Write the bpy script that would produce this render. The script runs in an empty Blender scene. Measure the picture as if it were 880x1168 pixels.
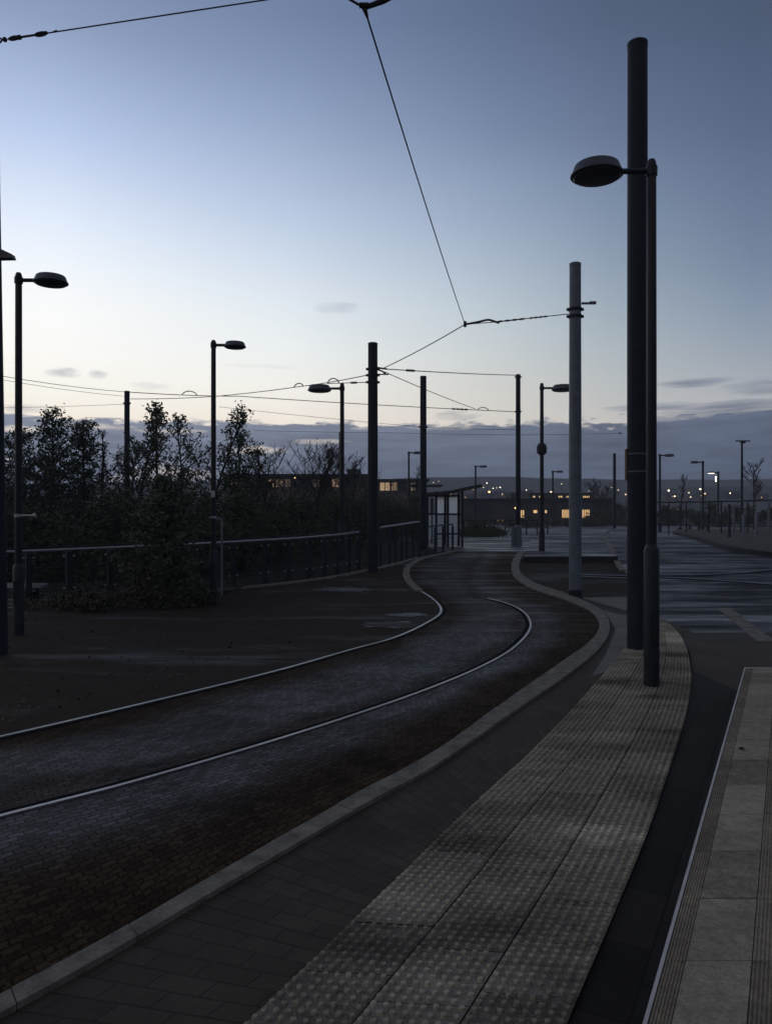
import bpy, bmesh, math, random
from mathutils import Vector, Matrix
R = math.radians
S = bpy.context.scene
COL = S.collection
rnd = random.Random(7)

# ------------------------------------------------------------------ photograph geometry
F, CX, CY, CAMH = 880.0, 440.0, 584.0, 1.6
RISE = 0.42


def gz(Y):                       # the ground climbs a little towards the crossing
    t = min(1.0, max(0.0, (Y - 13.0) / 11.0))
    return RISE * t * t * (3 - 2 * t)


def GY(y):
    lo, hi = 1.2, 400.0
    for _ in range(60):
        m = (lo + hi) / 2
        if CY + F * (CAMH - gz(m)) / m > y:
            lo = m
        else:
            hi = m
    return (lo + hi) / 2


def G(x, y, off=0.0):
    Y = GY(y)
    return Vector(((x - CX) / F * Y, Y, gz(Y) + off))


def at(x, y, Y):
    return Vector(((x - CX) / F * Y, Y, CAMH + (CY - y) / F * Y))


def onground(x, Y, off=0.0):
    return Vector(((x - CX) / F * Y, Y, gz(Y) + off))


def crom(pts, n):                # Catmull-Rom through points, resampled evenly
    P = [Vector(p) for p in pts]
    P = [P[0] * 2 - P[1]] + P + [P[-1] * 2 - P[-2]]
    out = []
    for i in range(1, len(P) - 2):
        a, b, c, d = P[i - 1:i + 3]
        for k in range(24):
            t = k / 24
            out.append(0.5 * ((2 * b) + (c - a) * t + (2 * a - 5 * b + 4 * c - d) * t * t + (3 * b - a - 3 * c + d) * t ** 3))
    out.append(P[-2])
    return resample(out, n)


def resample(out, n):
    L = [0.0]
    for a, b in zip(out, out[1:]):
        L.append(L[-1] + (b - a).length)
    res, j = [], 0
    for k in range(n):
        s = L[-1] * k / (n - 1)
        while j < len(L) - 2 and L[j + 1] < s:
            j += 1
        t = (s - L[j]) / max(1e-9, L[j + 1] - L[j])
        res.append(out[j].lerp(out[j + 1], t))
    return res


# ------------------------------------------------------------------ materials
def new_mat(name):
    m = bpy.data.materials.new(name)
    m.use_nodes = True
    nt = m.node_tree
    return m, nt, nt.nodes['Principled BSDF']


def nd(nt, t, **kw):
    n = nt.nodes.new(t)
    for k, v in kw.items():
        if k in n.inputs.keys() if isinstance(k, str) else False:
            n.inputs[k].default_value = v
        else:
            setattr(n, k, v)
    return n


def ramp(nt, fac, stops):
    n = nt.nodes.new('ShaderNodeValToRGB')
    el = n.color_ramp.elements
    while len(el) < len(stops):
        el.new(0.5)
    for e, (p, c) in zip(el, stops):
        e.position = p
        e.color = c if len(c) == 4 else (*c, 1)
    nt.links.new(fac, n.inputs[0])
    return n.outputs[0]


def noise(nt, vec, scale, detail=4, rough=0.6, stretch=None):
    if stretch:
        mp = nt.nodes.new('ShaderNodeMapping')
        mp.inputs['Scale'].default_value = stretch
        nt.links.new(vec, mp.inputs[0])
        vec = mp.outputs[0]
    n = nt.nodes.new('ShaderNodeTexNoise')
    n.inputs['Scale'].default_value = scale
    n.inputs['Detail'].default_value = detail
    n.inputs['Roughness'].default_value = rough
    nt.links.new(vec, n.inputs['Vector'])
    return n.outputs['Fac']


def mth(nt, op, a, b=None, c=None, clamp=False):
    n = nt.nodes.new('ShaderNodeMath')
    n.operation = op
    n.use_clamp = clamp
    for i, v in enumerate((a, b, c)):
        if v is None:
            continue
        if isinstance(v, (int, float)):
            n.inputs[i].default_value = v
        else:
            nt.links.new(v, n.inputs[i])
    return n.outputs[0]


def mixc(nt, fac, a, b, mode='MIX'):
    n = nt.nodes.new('ShaderNodeMix')
    n.data_type = 'RGBA'
    n.blend_type = mode
    for s, v in ((n.inputs[0], fac), (n.inputs[6], a), (n.inputs[7], b)):
        if isinstance(v, (int, float)):
            s.default_value = v
        elif isinstance(v, tuple):
            s.default_value = v if len(v) == 4 else (*v, 1)
        else:
            nt.links.new(v, s)
    return n.outputs[2]


def bump(nt, bsdf, h, strength, dist, prev=None):
    b = nt.nodes.new('ShaderNodeBump')
    b.inputs['Strength'].default_value = strength
    b.inputs['Distance'].default_value = dist
    nt.links.new(h, b.inputs['Height'])
    if prev:
        nt.links.new(prev, b.inputs['Normal'])
    nt.links.new(b.outputs[0], bsdf.inputs['Normal'])
    return b.outputs[0]


def objco(nt):
    return nt.nodes.new('ShaderNodeTexCoord').outputs['Object']


def grainy(name, c1, c2, scale=3.0, rough=0.85, spec=0.25, fine=90, bmp=0.25, dist=0.004, metal=0.0, rvar=0.0):
    m, nt, b = new_mat(name)
    co = objco(nt)
    n1 = noise(nt, co, scale, 6)
    n2 = noise(nt, co, fine, 3)
    f = mth(nt, 'ADD', mth(nt, 'MULTIPLY', n1, 0.65), mth(nt, 'MULTIPLY', n2, 0.35))
    nt.links.new(ramp(nt, f, [(0.32, c1), (0.68, c2)]), b.inputs['Base Color'])
    b.inputs['Roughness'].default_value = rough
    if rvar:
        nt.links.new(mth(nt, 'MULTIPLY_ADD', n1, rvar, rough - rvar / 2), b.inputs['Roughness'])
    b.inputs['Specular IOR Level'].default_value = spec
    b.inputs['Metallic'].default_value = metal
    bump(nt, b, n2, bmp, dist)
    return m


def plain(name, c, rough=0.6, spec=0.3, metal=0.0):
    return grainy(name, tuple(v * 0.8 for v in c), tuple(v * 1.2 for v in c), 5, rough, spec, 60, 0.1, 0.002, metal)


def emit(name, c, strength):
    m, nt, b = new_mat(name)
    b.inputs['Base Color'].default_value = (*c, 1)
    n = noise(nt, objco(nt), 1.3, 2)
    nt.links.new(mixc(nt, n, tuple(v * 0.6 for v in c), tuple(v * 1.25 for v in c)), b.inputs['Emission Color'])
    b.inputs['Emission Strength'].default_value = strength
    return m


def streaky(name, dry, wet, wet_lo=0.42, wet_hi=0.62, rdry=0.8, rwet=0.3, stretch=(0.22, 1.0, 1.0), scale=0.9, spec=0.3, wspec=0.5):
    """asphalt with damp films lying in streaks across the road"""
    m, nt, b = new_mat(name)
    co = objco(nt)
    w = noise(nt, co, scale, 5, 0.6, stretch)
    w2 = noise(nt, co, scale * 3.1, 5, 0.65, stretch)
    w = mth(nt, 'ADD', mth(nt, 'MULTIPLY', w, 0.6), mth(nt, 'MULTIPLY', w2, 0.4))
    mask = ramp(nt, w, [(wet_lo, (0, 0, 0)), (wet_hi, (1, 1, 1))])
    br_ = noise(nt, co, 14, 4, 0.7)
    mask = mth(nt, 'MULTIPLY', mask, mth(nt, 'MULTIPLY_ADD', br_, 2.4, -0.15, True))
    g = noise(nt, co, 120, 3)
    g = mth(nt, 'ADD', mth(nt, 'MULTIPLY', g, 0.5), mth(nt, 'ADD', mth(nt, 'MULTIPLY', noise(nt, co, 26, 5, 0.75), 0.55), mth(nt, 'MULTIPLY', noise(nt, co, 3.5, 5, 0.7), 0.5)))
    g = mth(nt, 'MULTIPLY_ADD', g, 2.4, -1.35, True)
    gm = mixc(nt, g, tuple(v * 0.5 for v in dry), tuple(v * 1.5 for v in dry))
    nt.links.new(mixc(nt, mask, gm, wet), b.inputs['Base Color'])
    nt.links.new(mth(nt, 'MULTIPLY_ADD', mask, rwet - rdry, rdry), b.inputs['Roughness'])
    nt.links.new(mth(nt, 'MULTIPLY_ADD', mask, wspec - spec, spec), b.inputs['Specular IOR Level'])
    bump(nt, b, g, 0.5, 0.008)
    return m


M = {}
M['asphalt'] = streaky('dark asphalt', (0.025, 0.0200, 0.0142), (0.022, 0.022, 0.022), 0.52, 0.66, 0.9, 0.5, (0.25, 1, 1), 0.8, 0.05, 0.25)
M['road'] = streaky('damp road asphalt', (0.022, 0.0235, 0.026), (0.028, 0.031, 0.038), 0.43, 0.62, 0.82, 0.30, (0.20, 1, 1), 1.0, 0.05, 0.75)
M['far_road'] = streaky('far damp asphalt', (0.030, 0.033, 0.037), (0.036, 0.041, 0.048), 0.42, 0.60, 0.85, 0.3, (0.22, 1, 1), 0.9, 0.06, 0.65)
M['soil'] = grainy('leaf litter', (0.010, 0.011, 0.010), (0.028, 0.026, 0.022), 2.0, 0.95, 0.05, 40, 0.5, 0.02)
M['grey_pave'] = grainy('worn brown grey paving', (0.036, 0.032, 0.026), (0.070, 0.062, 0.050), 1.5, 0.9, 0.1, 120)
M['pale_pave'] = grainy('pale concrete paving', (0.075, 0.073, 0.066), (0.145, 0.138, 0.122), 1.8, 0.85, 0.15, 110)
M['patch'] = streaky('light streak patch', (0.032, 0.030, 0.026), (0.034, 0.036, 0.038), 0.40, 0.56, 0.85, 0.40, (0.3, 1, 1), 1.5, 0.1, 0.4)
M['kerb'] = grainy('granite kerb', (0.045, 0.042, 0.035), (0.20, 0.185, 0.155), 9, 0.8, 0.12, 75, 0.7, 0.006)
M['dark_kerb'] = grainy('dark kerb stone', (0.010, 0.011, 0.014), (0.022, 0.024, 0.028), 5, 0.8, 0.15, 90)
M['black'] = grainy('black paint', (0.005, 0.0065, 0.0095), (0.011, 0.0140, 0.020), 5, 0.5, 0.22, 70, 0.15, 0.002)
M['pole'] = grainy('dark weathered steel', (0.006, 0.009, 0.014), (0.015, 0.021, 0.032), 7, 0.6, 0.14, 60, 0.25, 0.002, rvar=0.25)
M['galv'] = grainy('galvanised steel', (0.045, 0.057, 0.076), (0.105, 0.128, 0.160), 9, 0.55, 0.4, 50, 0.2, 0.002, rvar=0.2)
M['rail'] = grainy('polished rail steel', (0.13, 0.13, 0.13), (0.52, 0.51, 0.50), 0.9, 0.42, 0.5, 60, 0.05, 0.001, 1.0)
M['groove'] = plain('groove dark', (0.006, 0.006, 0.006), 0.95, 0.02)  # near-black; the shade inside the grooves is put into this colour
M['wire'] = plain('wire', (0.015, 0.016, 0.02), 0.6, 0.2)
M['bark'] = grainy('bark', (0.016, 0.014, 0.012), (0.045, 0.038, 0.032), 9, 0.95, 0.05, 60, 0.5, 0.01)
M['wood_pale'] = grainy('bare shoot bark', (0.05, 0.045, 0.04), (0.11, 0.10, 0.088), 9, 0.9, 0.1, 60)
M['handrail'] = plain('brushed handrail', (0.30, 0.31, 0.32), 0.4, 0.5, 0.6)
M['wall'] = grainy('dull brick wall', (0.035, 0.036, 0.040), (0.06, 0.058, 0.058), 0.4, 0.9, 0.1, 6)
M['wall2'] = grainy('render wall', (0.07, 0.063, 0.056), (0.12, 0.107, 0.095), 0.4, 0.9, 0.1, 6)
M['roof'] = grainy('dark roof felt', (0.02, 0.022, 0.026), (0.035, 0.037, 0.042), 0.6, 0.8, 0.2, 6)
M['hill'] = grainy('far hillside', (0.028, 0.034, 0.036), (0.06, 0.062, 0.06), 0.012, 1.0, 0.0, 0.08, 0.0, 0.1)
M['grass'] = grainy('grass verge', (0.018, 0.024, 0.010), (0.05, 0.052, 0.026), 3, 0.95, 0.05, 60, 0.5, 0.02)
M['warm'] = emit('lit window', (1.0, 0.62, 0.28), 0.75)
M['warm_dim'] = emit('dim lit glazing', (0.80, 0.58, 0.40), 0.11)
M['warm_mid'] = emit('softly lit glazing', (0.95, 0.64, 0.38), 0.34)
M['dark_pane'] = plain('unlit window pane', (0.02, 0.022, 0.026), 0.25, 0.5)
M['lampglow'] = emit('lit lantern', (1.0, 0.88, 0.66), 5.0)
M['lampwarm'] = emit('sodium lantern', (1.0, 0.58, 0.22), 4.0)
M['lamppale'] = emit('pale warm lantern', (1.0, 0.80, 0.52), 3.0)
M['lampdim'] = emit('dim warm lantern', (1.0, 0.72, 0.42), 1.4)
M['orange_plate'] = plain('weathered orange plate', (0.10, 0.062, 0.034), 0.7, 0.2)
M['sticker'] = plain('pale sticker', (0.35, 0.36, 0.36), 0.6, 0.2)
M['deadleaf'] = plain('dead leaf', (0.040, 0.028, 0.018), 0.8, 0.2)
M['poster'] = grainy('pale frosted panel', (0.20, 0.21, 0.225), (0.30, 0.31, 0.33), 2.0, 0.5, 0.4, 30, 0.0)


m, nt, b = new_mat('translucent poster panel')
tr_ = nt.nodes.new('ShaderNodeBsdfTranslucent')
n = noise(nt, objco(nt), 1.2, 3)
nt.links.new(ramp(nt, n, [(0.35, (0.92, 0.93, 0.95)), (0.65, (0.96, 0.97, 0.98))]), tr_.inputs[0])
mx_ = nt.nodes.new('ShaderNodeMixShader'); mx_.inputs[0].default_value = 0.9
b.inputs['Base Color'].default_value = (0.7, 0.71, 0.73, 1)
nt.links.new(b.outputs[0], mx_.inputs[1]); nt.links.new(tr_.outputs[0], mx_.inputs[2])
nt.links.new(mx_.outputs[0], nt.nodes['Material Output'].inputs['Surface'])
M['poster'] = m
m2 = m.copy(); m2.name = 'frosted shelter panel'
for n_ in m2.node_tree.nodes:
    if n_.type == 'MIX_SHADER':
        n_.inputs[0].default_value = 0.4
    if n_.type == 'BSDF_PRINCIPLED':
        n_.inputs['Base Color'].default_value = (0.30, 0.32, 0.35, 1)
M['frosted'] = m2


def leafmat(name, c1, c2):
    m, nt, b = new_mat(name)
    n = noise(nt, objco(nt), 7, 3)
    gi = nt.nodes.new('ShaderNodeNewGeometry').outputs['Random Per Island']
    f = mth(nt, 'ADD', mth(nt, 'MULTIPLY', n, 0.5), mth(nt, 'MULTIPLY', gi, 0.5))
    nt.links.new(ramp(nt, f, [(0.25, c1), (0.75, c2)]), b.inputs['Base Color'])
    b.inputs['Roughness'].default_value = 0.75
    b.inputs['Specular IOR Level'].default_value = 0.15
    return m


M['leaf'] = leafmat('dark evergreen leaves', (0.016, 0.024, 0.012), (0.050, 0.060, 0.030))
M['needle'] = leafmat('conifer needles', (0.012, 0.022, 0.014), (0.038, 0.052, 0.032))
M['bush_needle'] = leafmat('foreground bush needles', (0.020, 0.030, 0.018), (0.075, 0.085, 0.050))
M['shrub'] = leafmat('shrub leaves', (0.016, 0.019, 0.010), (0.058, 0.055, 0.030))

g, nt, b = new_mat('clear glass')
tr_ = nt.nodes.new('ShaderNodeBsdfTransparent')
gl_ = nt.nodes.new('ShaderNodeBsdfGlossy'); gl_.inputs['Roughness'].default_value = 0.08
fr_ = nt.nodes.new('ShaderNodeFresnel'); fr_.inputs[0].default_value = 1.45
dust = noise(nt, objco(nt), 4, 4)
nt.links.new(mixc(nt, dust, (0.62, 0.66, 0.70), (0.86, 0.88, 0.9)), tr_.inputs[0])
mx_ = nt.nodes.new('ShaderNodeMixShader')
nt.links.new(fr_.outputs[0], mx_.inputs[0]); nt.links.new(tr_.outputs[0], mx_.inputs[1]); nt.links.new(gl_.outputs[0], mx_.inputs[2])
nt.links.new(mx_.outputs[0], nt.nodes['Material Output'].inputs['Surface'])
M['glass'] = g

# setts between the rails: UV "UVMap" in metres, UV "lane": x = 0 left rail, 1 right rail, 2 kerb
m, nt, b = new_mat('tramway setts')
uv = nt.nodes.new('ShaderNodeUVMap'); uv.uv_map = 'UVMap'
ln = nt.nodes.new('ShaderNodeUVMap'); ln.uv_map = 'lane'
sx = nt.nodes.new('ShaderNodeSeparateXYZ'); nt.links.new(ln.outputs[0], sx.inputs[0])
co = objco(nt)
br = nt.nodes.new('ShaderNodeTexBrick')
br.inputs['Scale'].default_value = 1.0
br.inputs['Brick Width'].default_value = 0.085
br.inputs['Row Height'].default_value = 0.05
br.inputs['Mortar Size'].default_value = 0.006
br.inputs['Mortar Smooth'].default_value = 0.4
br.inputs['Color1'].default_value = (0.66, 0.66, 0.66, 1)
br.inputs['Color2'].default_value = (1.36, 1.36, 1.36, 1)
br.inputs['Mortar'].default_value = (0.46, 0.46, 0.46, 1)
wob = nt.nodes.new('ShaderNodeTexNoise'); wob.inputs['Scale'].default_value = 4.0
nt.links.new(uv.outputs[0], wob.inputs['Vector'])
va = nt.nodes.new('ShaderNodeVectorMath'); va.operation = 'MULTIPLY_ADD'
nt.links.new(wob.outputs['Color'], va.inputs[0]); va.inputs[1].default_value = (0.05, 0.05, 0); nt.links.new(uv.outputs[0], va.inputs[2])
nt.links.new(va.outputs[0], br.inputs['Vector'])
n1 = noise(nt, co, 0.8, 5, 0.6)
lane = mth(nt, 'ADD', sx.outputs[0], mth(nt, 'MULTIPLY_ADD', n1, 0.7, -0.35))
lane2 = mth(nt, 'MULTIPLY', lane, 0.4)
worn = ramp(nt, lane2, [(0.06, (0, 0, 0)), (0.15, (0.8,) * 3), (0.30, (1,) * 3), (0.36, (0.35,) * 3), (0.43, (0.9,) * 3), (0.50, (1,) * 3), (0.64, (0.05,) * 3), (0.8, (0,) * 3)])  # lane mask for the wear and the painted sky sheen
n3 = noise(nt, co, 1.0, 5, 0.65, (0.35, 1, 1))
wst = noise(nt, co, 1.6, 5, 0.6, (0.22, 1.3, 1))
wst = mth(nt, 'MULTIPLY', mth(nt, 'SUBTRACT', wst, 0.50), 6.0, None, True)
worn_sheen = mth(nt, 'MULTIPLY', worn, mth(nt, 'MULTIPLY_ADD', n3, 1.5, -0.05, True), None, True)
sv = nt.nodes.new('ShaderNodeSeparateXYZ'); nt.links.new(co, sv.inputs[0])
fary = mth(nt, 'DIVIDE', mth(nt, 'SUBTRACT', sv.outputs[1], 9.0), 5.0, None, True)
wst = mth(nt, 'MULTIPLY', wst, fary)
worn_sheen = mth(nt, 'MULTIPLY', worn_sheen, mth(nt, 'MULTIPLY_ADD', fary, -0.45, 1.0))
bw = nt.nodes.new('ShaderNodeRGBToBW'); nt.links.new(br.outputs['Color'], bw.inputs[0])
worn_sheen = mth(nt, 'MULTIPLY', worn_sheen, mth(nt, 'MULTIPLY_ADD', bw.outputs[0], 0.55, 0.45), None, True)
base = mixc(nt, worn_sheen, (0.032, 0.0215, 0.0125), (0.039, 0.043, 0.053))  # wear tone, with the bluish sky sheen painted into the base colour
stn = ramp(nt, noise(nt, co, 1.7, 6, 0.7), [(0.33, (0.45,) * 3), (0.52, (1.0,) * 3), (0.70, (1.3,) * 3)])
grt = ramp(nt, noise(nt, co, 70, 3, 0.7), [(0.30, (0.5,) * 3), (0.70, (1.5,) * 3)])
base = mixc(nt, 1.0, mixc(nt, 1.0, base, stn, 'MULTIPLY'), grt, 'MULTIPLY')
nt.links.new(mixc(nt, 1.0, base, br.outputs['Color'], 'MULTIPLY'), b.inputs['Base Color'])
nt.links.new(mth(nt, 'MULTIPLY_ADD', wst, -0.22, mth(nt, 'MULTIPLY_ADD', worn_sheen, -0.38, 0.9)), b.inputs['Roughness'])
nt.links.new(mth(nt, 'MULTIPLY_ADD', wst, 0.38, mth(nt, 'MULTIPLY_ADD', worn_sheen, 0.20, 0.03)), b.inputs['Specular IOR Level'])
hh = mth(nt, 'MULTIPLY', br.outputs['Fac'], -1.0)
p = bump(nt, b, hh, 0.8, 0.014)
bump(nt, b, noise(nt, co, 45, 3), 0.6, 0.008, p)
M['setts'] = m


def pavers(name, c1, c2, bw, rh, mortar, uvn=None, rot=0.0, rough=0.85, spec=0.15, size=0.004, off=0.5):
    m, nt, b = new_mat(name)
    if uvn:
        u = nt.nodes.new('ShaderNodeUVMap'); u.uv_map = uvn; v = u.outputs[0]
    else:
        v = objco(nt)
    mp = nt.nodes.new('ShaderNodeMapping'); mp.inputs['Rotation'].default_value = (0, 0, rot)
    nt.links.new(v, mp.inputs[0])
    br = nt.nodes.new('ShaderNodeTexBrick')
    br.offset = off
    br.inputs['Scale'].default_value = 1
    br.inputs['Brick Width'].default_value = bw
    br.inputs['Row Height'].default_value = rh
    br.inputs['Mortar Size'].default_value = size
    br.inputs['Mortar Smooth'].default_value = 0.3
    br.inputs['Color1'].default_value = (*c1, 1)
    br.inputs['Color2'].default_value = (*c2, 1)
    br.inputs['Mortar'].default_value = (*mortar, 1)
    nt.links.new(mp.outputs[0], br.inputs['Vector'])
    co = objco(nt)
    n = noise(nt, co, 2.2, 6, 0.65)
    f = noise(nt, co, 130, 3)
    k = mth(nt, 'MULTIPLY_ADD', n, 1.1, 0.2)
    k = mth(nt, 'ADD', k, mth(nt, 'MULTIPLY_ADD', f, 0.9, -0.3))
    nt.links.new(mixc(nt, 1.0, br.outputs['Color'], k, 'MULTIPLY'), b.inputs['Base Color'])
    b.inputs['Roughness'].default_value = rough
    b.inputs['Specular IOR Level'].default_value = spec
    p = bump(nt, b, mth(nt, 'MULTIPLY', br.outputs['Fac'], -1.0), 0.5, 0.006)
    bump(nt, b, f, 0.3, 0.004, p)
    return m


M['path'] = pavers('dark block paving', (0.038, 0.032, 0.024), (0.050, 0.043, 0.033), 0.20, 0.10, (0.022, 0.019, 0.015), 'UVMap', math.radians(90))
M['shaded_path'] = pavers('shade darkened paving', (0.0125, 0.0115, 0.0105), (0.022, 0.020, 0.018), 0.45, 0.22, (0.005, 0.005, 0.005), 'UVMap', 0, 0.8, 0.1)  # dark tone paints in the shadow triangle beside the platform


def slabmat(name, c1, c2, patch_lo, relief=None):
    m, nt, b = new_mat(name)
    co = objco(nt)
    u = nt.nodes.new('ShaderNodeUVMap'); u.uv_map = 'UVMap'
    wn = nt.nodes.new('ShaderNodeTexWhiteNoise'); wn.noise_dimensions = '2D'
    nt.links.new(u.outputs[0], wn.inputs['Vector'])
    f = noise(nt, co, 110, 4, 0.8)
    f2 = noise(nt, co, 22, 4, 0.7)
    st = noise(nt, co, 1.5, 5, 0.62, (0.45, 1.0, 1))
    k = mth(nt, 'ADD', mth(nt, 'MULTIPLY', f, 0.7), mth(nt, 'MULTIPLY_ADD', f2, 0.5, -0.18))
    k = mth(nt, 'ADD', k, mth(nt, 'MULTIPLY_ADD', wn.outputs['Value'], 0.20, -0.10))
    c = ramp(nt, k, [(0.28, c1), (0.66, c2)])
    s = ramp(nt, st, [(0.34, (patch_lo,) * 3), (0.50, (0.82,) * 3), (0.58, (0.95,) * 3), (0.64, (1.45,) * 3), (0.72, (1.9,) * 3)])  # irregular darker and paler patches multiplied into the slab colour
    c = mixc(nt, 1.0, c, s, 'MULTIPLY')
    nt.links.new(c, b.inputs['Base Color'])
    b.inputs['Roughness'].default_value = 0.8
    b.inputs['Specular IOR Level'].default_value = 0.15
    bump(nt, b, mth(nt, 'ADD', f, f2), 0.7, 0.005)
    return m


M['tactile'] = slabmat('tactile concrete', (0.15, 0.136, 0.105), (0.46, 0.425, 0.335), 0.26)
M['tactile_base'] = slabmat('shade darkened tactile concrete', (0.075, 0.069, 0.056), (0.31, 0.288, 0.232), 0.26)  # darker copy: shade around the studs painted into the slab colour
M['platform'] = slabmat('platform concrete', (0.15, 0.128, 0.092), (0.41, 0.370, 0.275), 0.7)
M['nosing'] = grainy('pale platform nosing', (0.28, 0.28, 0.27), (0.46, 0.46, 0.45), 8, 0.8, 0.2, 120)


# ------------------------------------------------------------------ mesh builder
class MB:
    def __init__(s):
        s.v, s.f, s.uv, s.lane, s.smooth = [], [], {}, {}, []

    def quad(s, pts, uv=None):
        i = len(s.v)
        s.v += [tuple(p) for p in pts]
        s.f.append(tuple(range(i, i + len(pts))))
        if uv:
            s.uv[len(s.f) - 1] = uv
        return len(s.f) - 1

    def hexa(s, c):              # eight corners, bottom four then top four
        i = len(s.v)
        s.v += [tuple(p) for p in c]
        for q in ((3, 2, 1, 0), (4, 5, 6, 7), (0, 1, 5, 4), (1, 2, 6, 5), (2, 3, 7, 6), (3, 0, 4, 7)):
            s.f.append(tuple(i + k for k in q))

    def box(s, c, size, rz=0.0):
        x, y, z = (v / 2 for v in size)
        m = Matrix.Rotation(rz, 3, 'Z')
        s.hexa([Vector(c) + m @ Vector(p) for p in ((-x, -y, -z), (x, -y, -z), (x, y, -z), (-x, y, -z), (-x, -y, z), (x, -y, z), (x, y, z), (-x, y, z))])

    def tube(s, path, r, n=8, caps=True):
        P = [Vector(p) for p in path]
        if isinstance(r, (int, float)):
            r = [r] * len(P)
        base = len(s.v)
        t0 = (P[1] - P[0]).normalized()
        up = Vector((0, 0, 1)) if abs(t0.z) < 0.9 else Vector((1, 0, 0))
        u = t0.cross(up).normalized()
        for i, p in enumerate(P):
            t = (P[min(i + 1, len(P) - 1)] - P[max(i - 1, 0)]).normalized()
            u = (u - t * u.dot(t)).normalized()
            w = t.cross(u)
            for k in range(n):
                a = 2 * math.pi * k / n
                s.v.append(tuple(p + (u * math.cos(a) + w * math.sin(a)) * r[i]))
        for i in range(len(P) - 1):
            for k in range(n):
                a, b_ = base + i * n + k, base + i * n + (k + 1) % n
                s.f.append((a, b_, b_ + n, a + n)); s.smooth.append(len(s.f) - 1)
        if caps:
            s.f.append(tuple(base + k for k in reversed(range(n))))
            e = base + (len(P) - 1) * n
            s.f.append(tuple(e + k for k in range(n)))

    def lathe(s, c, prof, n=24, sx=1.0, sy=1.0, caps=True):
        base = len(s.v)
        c = Vector(c)
        for r, z in prof:
            for k in range(n):
                a = 2 * math.pi * k / n
                s.v.append((c.x + r * sx * math.cos(a), c.y + r * sy * math.sin(a), c.z + z))
        for i in range(len(prof) - 1):
            for k in range(n):
                a, b_ = base + i * n + k, base + i * n + (k + 1) % n
                s.f.append((a, b_, b_ + n, a + n)); s.smooth.append(len(s.f) - 1)
        if caps:
            s.f.append(tuple(base + k for k in reversed(range(n))))
            e = base + (len(prof) - 1) * n
            s.f.append(tuple(e + k for k in range(n)))

    def build(s, name, mat, parent=None):
        me = bpy.data.meshes.new(name)
        me.from_pydata(s.v, [], s.f)
        me.update()
        if s.uv:
            l = me.uv_layers.new(name='UVMap')
            for p in me.polygons:
                if p.index in s.uv:
                    for li, q in zip(p.loop_indices, s.uv[p.index]):
                        l.data[li].uv = q
        if s.lane:
            l = me.uv_layers.new(name='lane')
            for p in me.polygons:
                if p.index in s.lane:
                    for li, q in zip(p.loop_indices, s.lane[p.index]):
                        l.data[li].uv = q
        for i in s.smooth:
            me.polygons[i].use_smooth = True
        if s.smooth:
            me.set_sharp_from_angle(angle=R(32))
        me.materials.append(mat)
        o = bpy.data.objects.new(name, me)
        COL.objects.link(o)
        if parent is not None:
            o.parent = parent
            o.location = -parent.location if not parent.get('_rot') else o.location
        return o


def thing(name, label, cat, loc, group=None):
    o = bpy.data.objects.new(name, None)
    COL.objects.link(o)
    o.location = loc
    o.empty_display_size = 0.2
    o['label'] = label
    o['category'] = cat
    if group:
        o['group'] = group
    return o


def part(mb, name, mat, root):   # mb in world coordinates, root an unrotated Empty
    return mb.build(name, mat, root)


def sub(mb, name, mat, parent):  # parent is a part whose origin is the world origin shifted by its root
    o = mb.build(name, mat)
    o.parent = parent
    return o


def structure(o):
    o['kind'] = 'structure'
    return o


def tag(o, label, cat, group=None, kind=None):
    o['label'] = label
    o['category'] = cat
    if group:
        o['group'] = group
    if kind:
        o['kind'] = kind
    return o


def sheet(name, pts2, mat, off, kind='structure', uvdir=None):
    """a flat polygon laid on the (gently rising) ground"""
    bm = bmesh.new()
    vs = [bm.verts.new((p[0], p[1], 0)) for p in pts2]
    f = bm.faces.new(vs)
    if f.normal.z < 0 or sum(a[0] * b[1] - b[0] * a[1] for a, b in zip(pts2, list(pts2[1:]) + [pts2[0]])) < 0:
        bmesh.ops.reverse_faces(bm, faces=[f])
    bmesh.ops.triangulate(bm, faces=bm.faces[:])
    ys = [p[1] for p in pts2]
    y = 13.0
    while y <= 24.01:
        if min(ys) < y < max(ys):
            bmesh.ops.bisect_plane(bm, geom=bm.verts[:] + bm.edges[:] + bm.faces[:], plane_co=(0, y, 0), plane_no=(0, 1, 0))
        y += 0.5
    for v in bm.verts:
        v.co.z = gz(v.co.y) + off
    if uvdir:
        d = Vector((uvdir[0], uvdir[1])).normalized()
        l = bm.loops.layers.uv.new('UVMap')
        for fc in bm.faces:
            for lp in fc.loops:
                c = lp.vert.co
                lp[l].uv = (c.x * d.x + c.y * d.y, -c.x * d.y + c.y * d.x)
    me = bpy.data.meshes.new(name)
    bm.to_mesh(me); bm.free()
    me.materials.append(mat)
    o = bpy.data.objects.new(name, me)
    COL.objects.link(o)
    if kind:
        o['kind'] = kind
    return o


def gp(pts):                     # pixels -> ground x, y
    return [tuple(G(x, y)[:2]) for x, y in pts]


def curve2(px, n=90):            # pixels on the ground -> smooth world polyline (z = 0)
    return crom([Vector((*G(x, y)[:2], 0)) for x, y in px], n)


def offset(path, d):
    out = []
    for i, p in enumerate(path):
        t = (path[min(i + 1, len(path) - 1)] - path[max(i - 1, 0)]).normalized()
        out.append(p + Vector((t.y, -t.x, 0)) * d)
    return out


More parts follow.
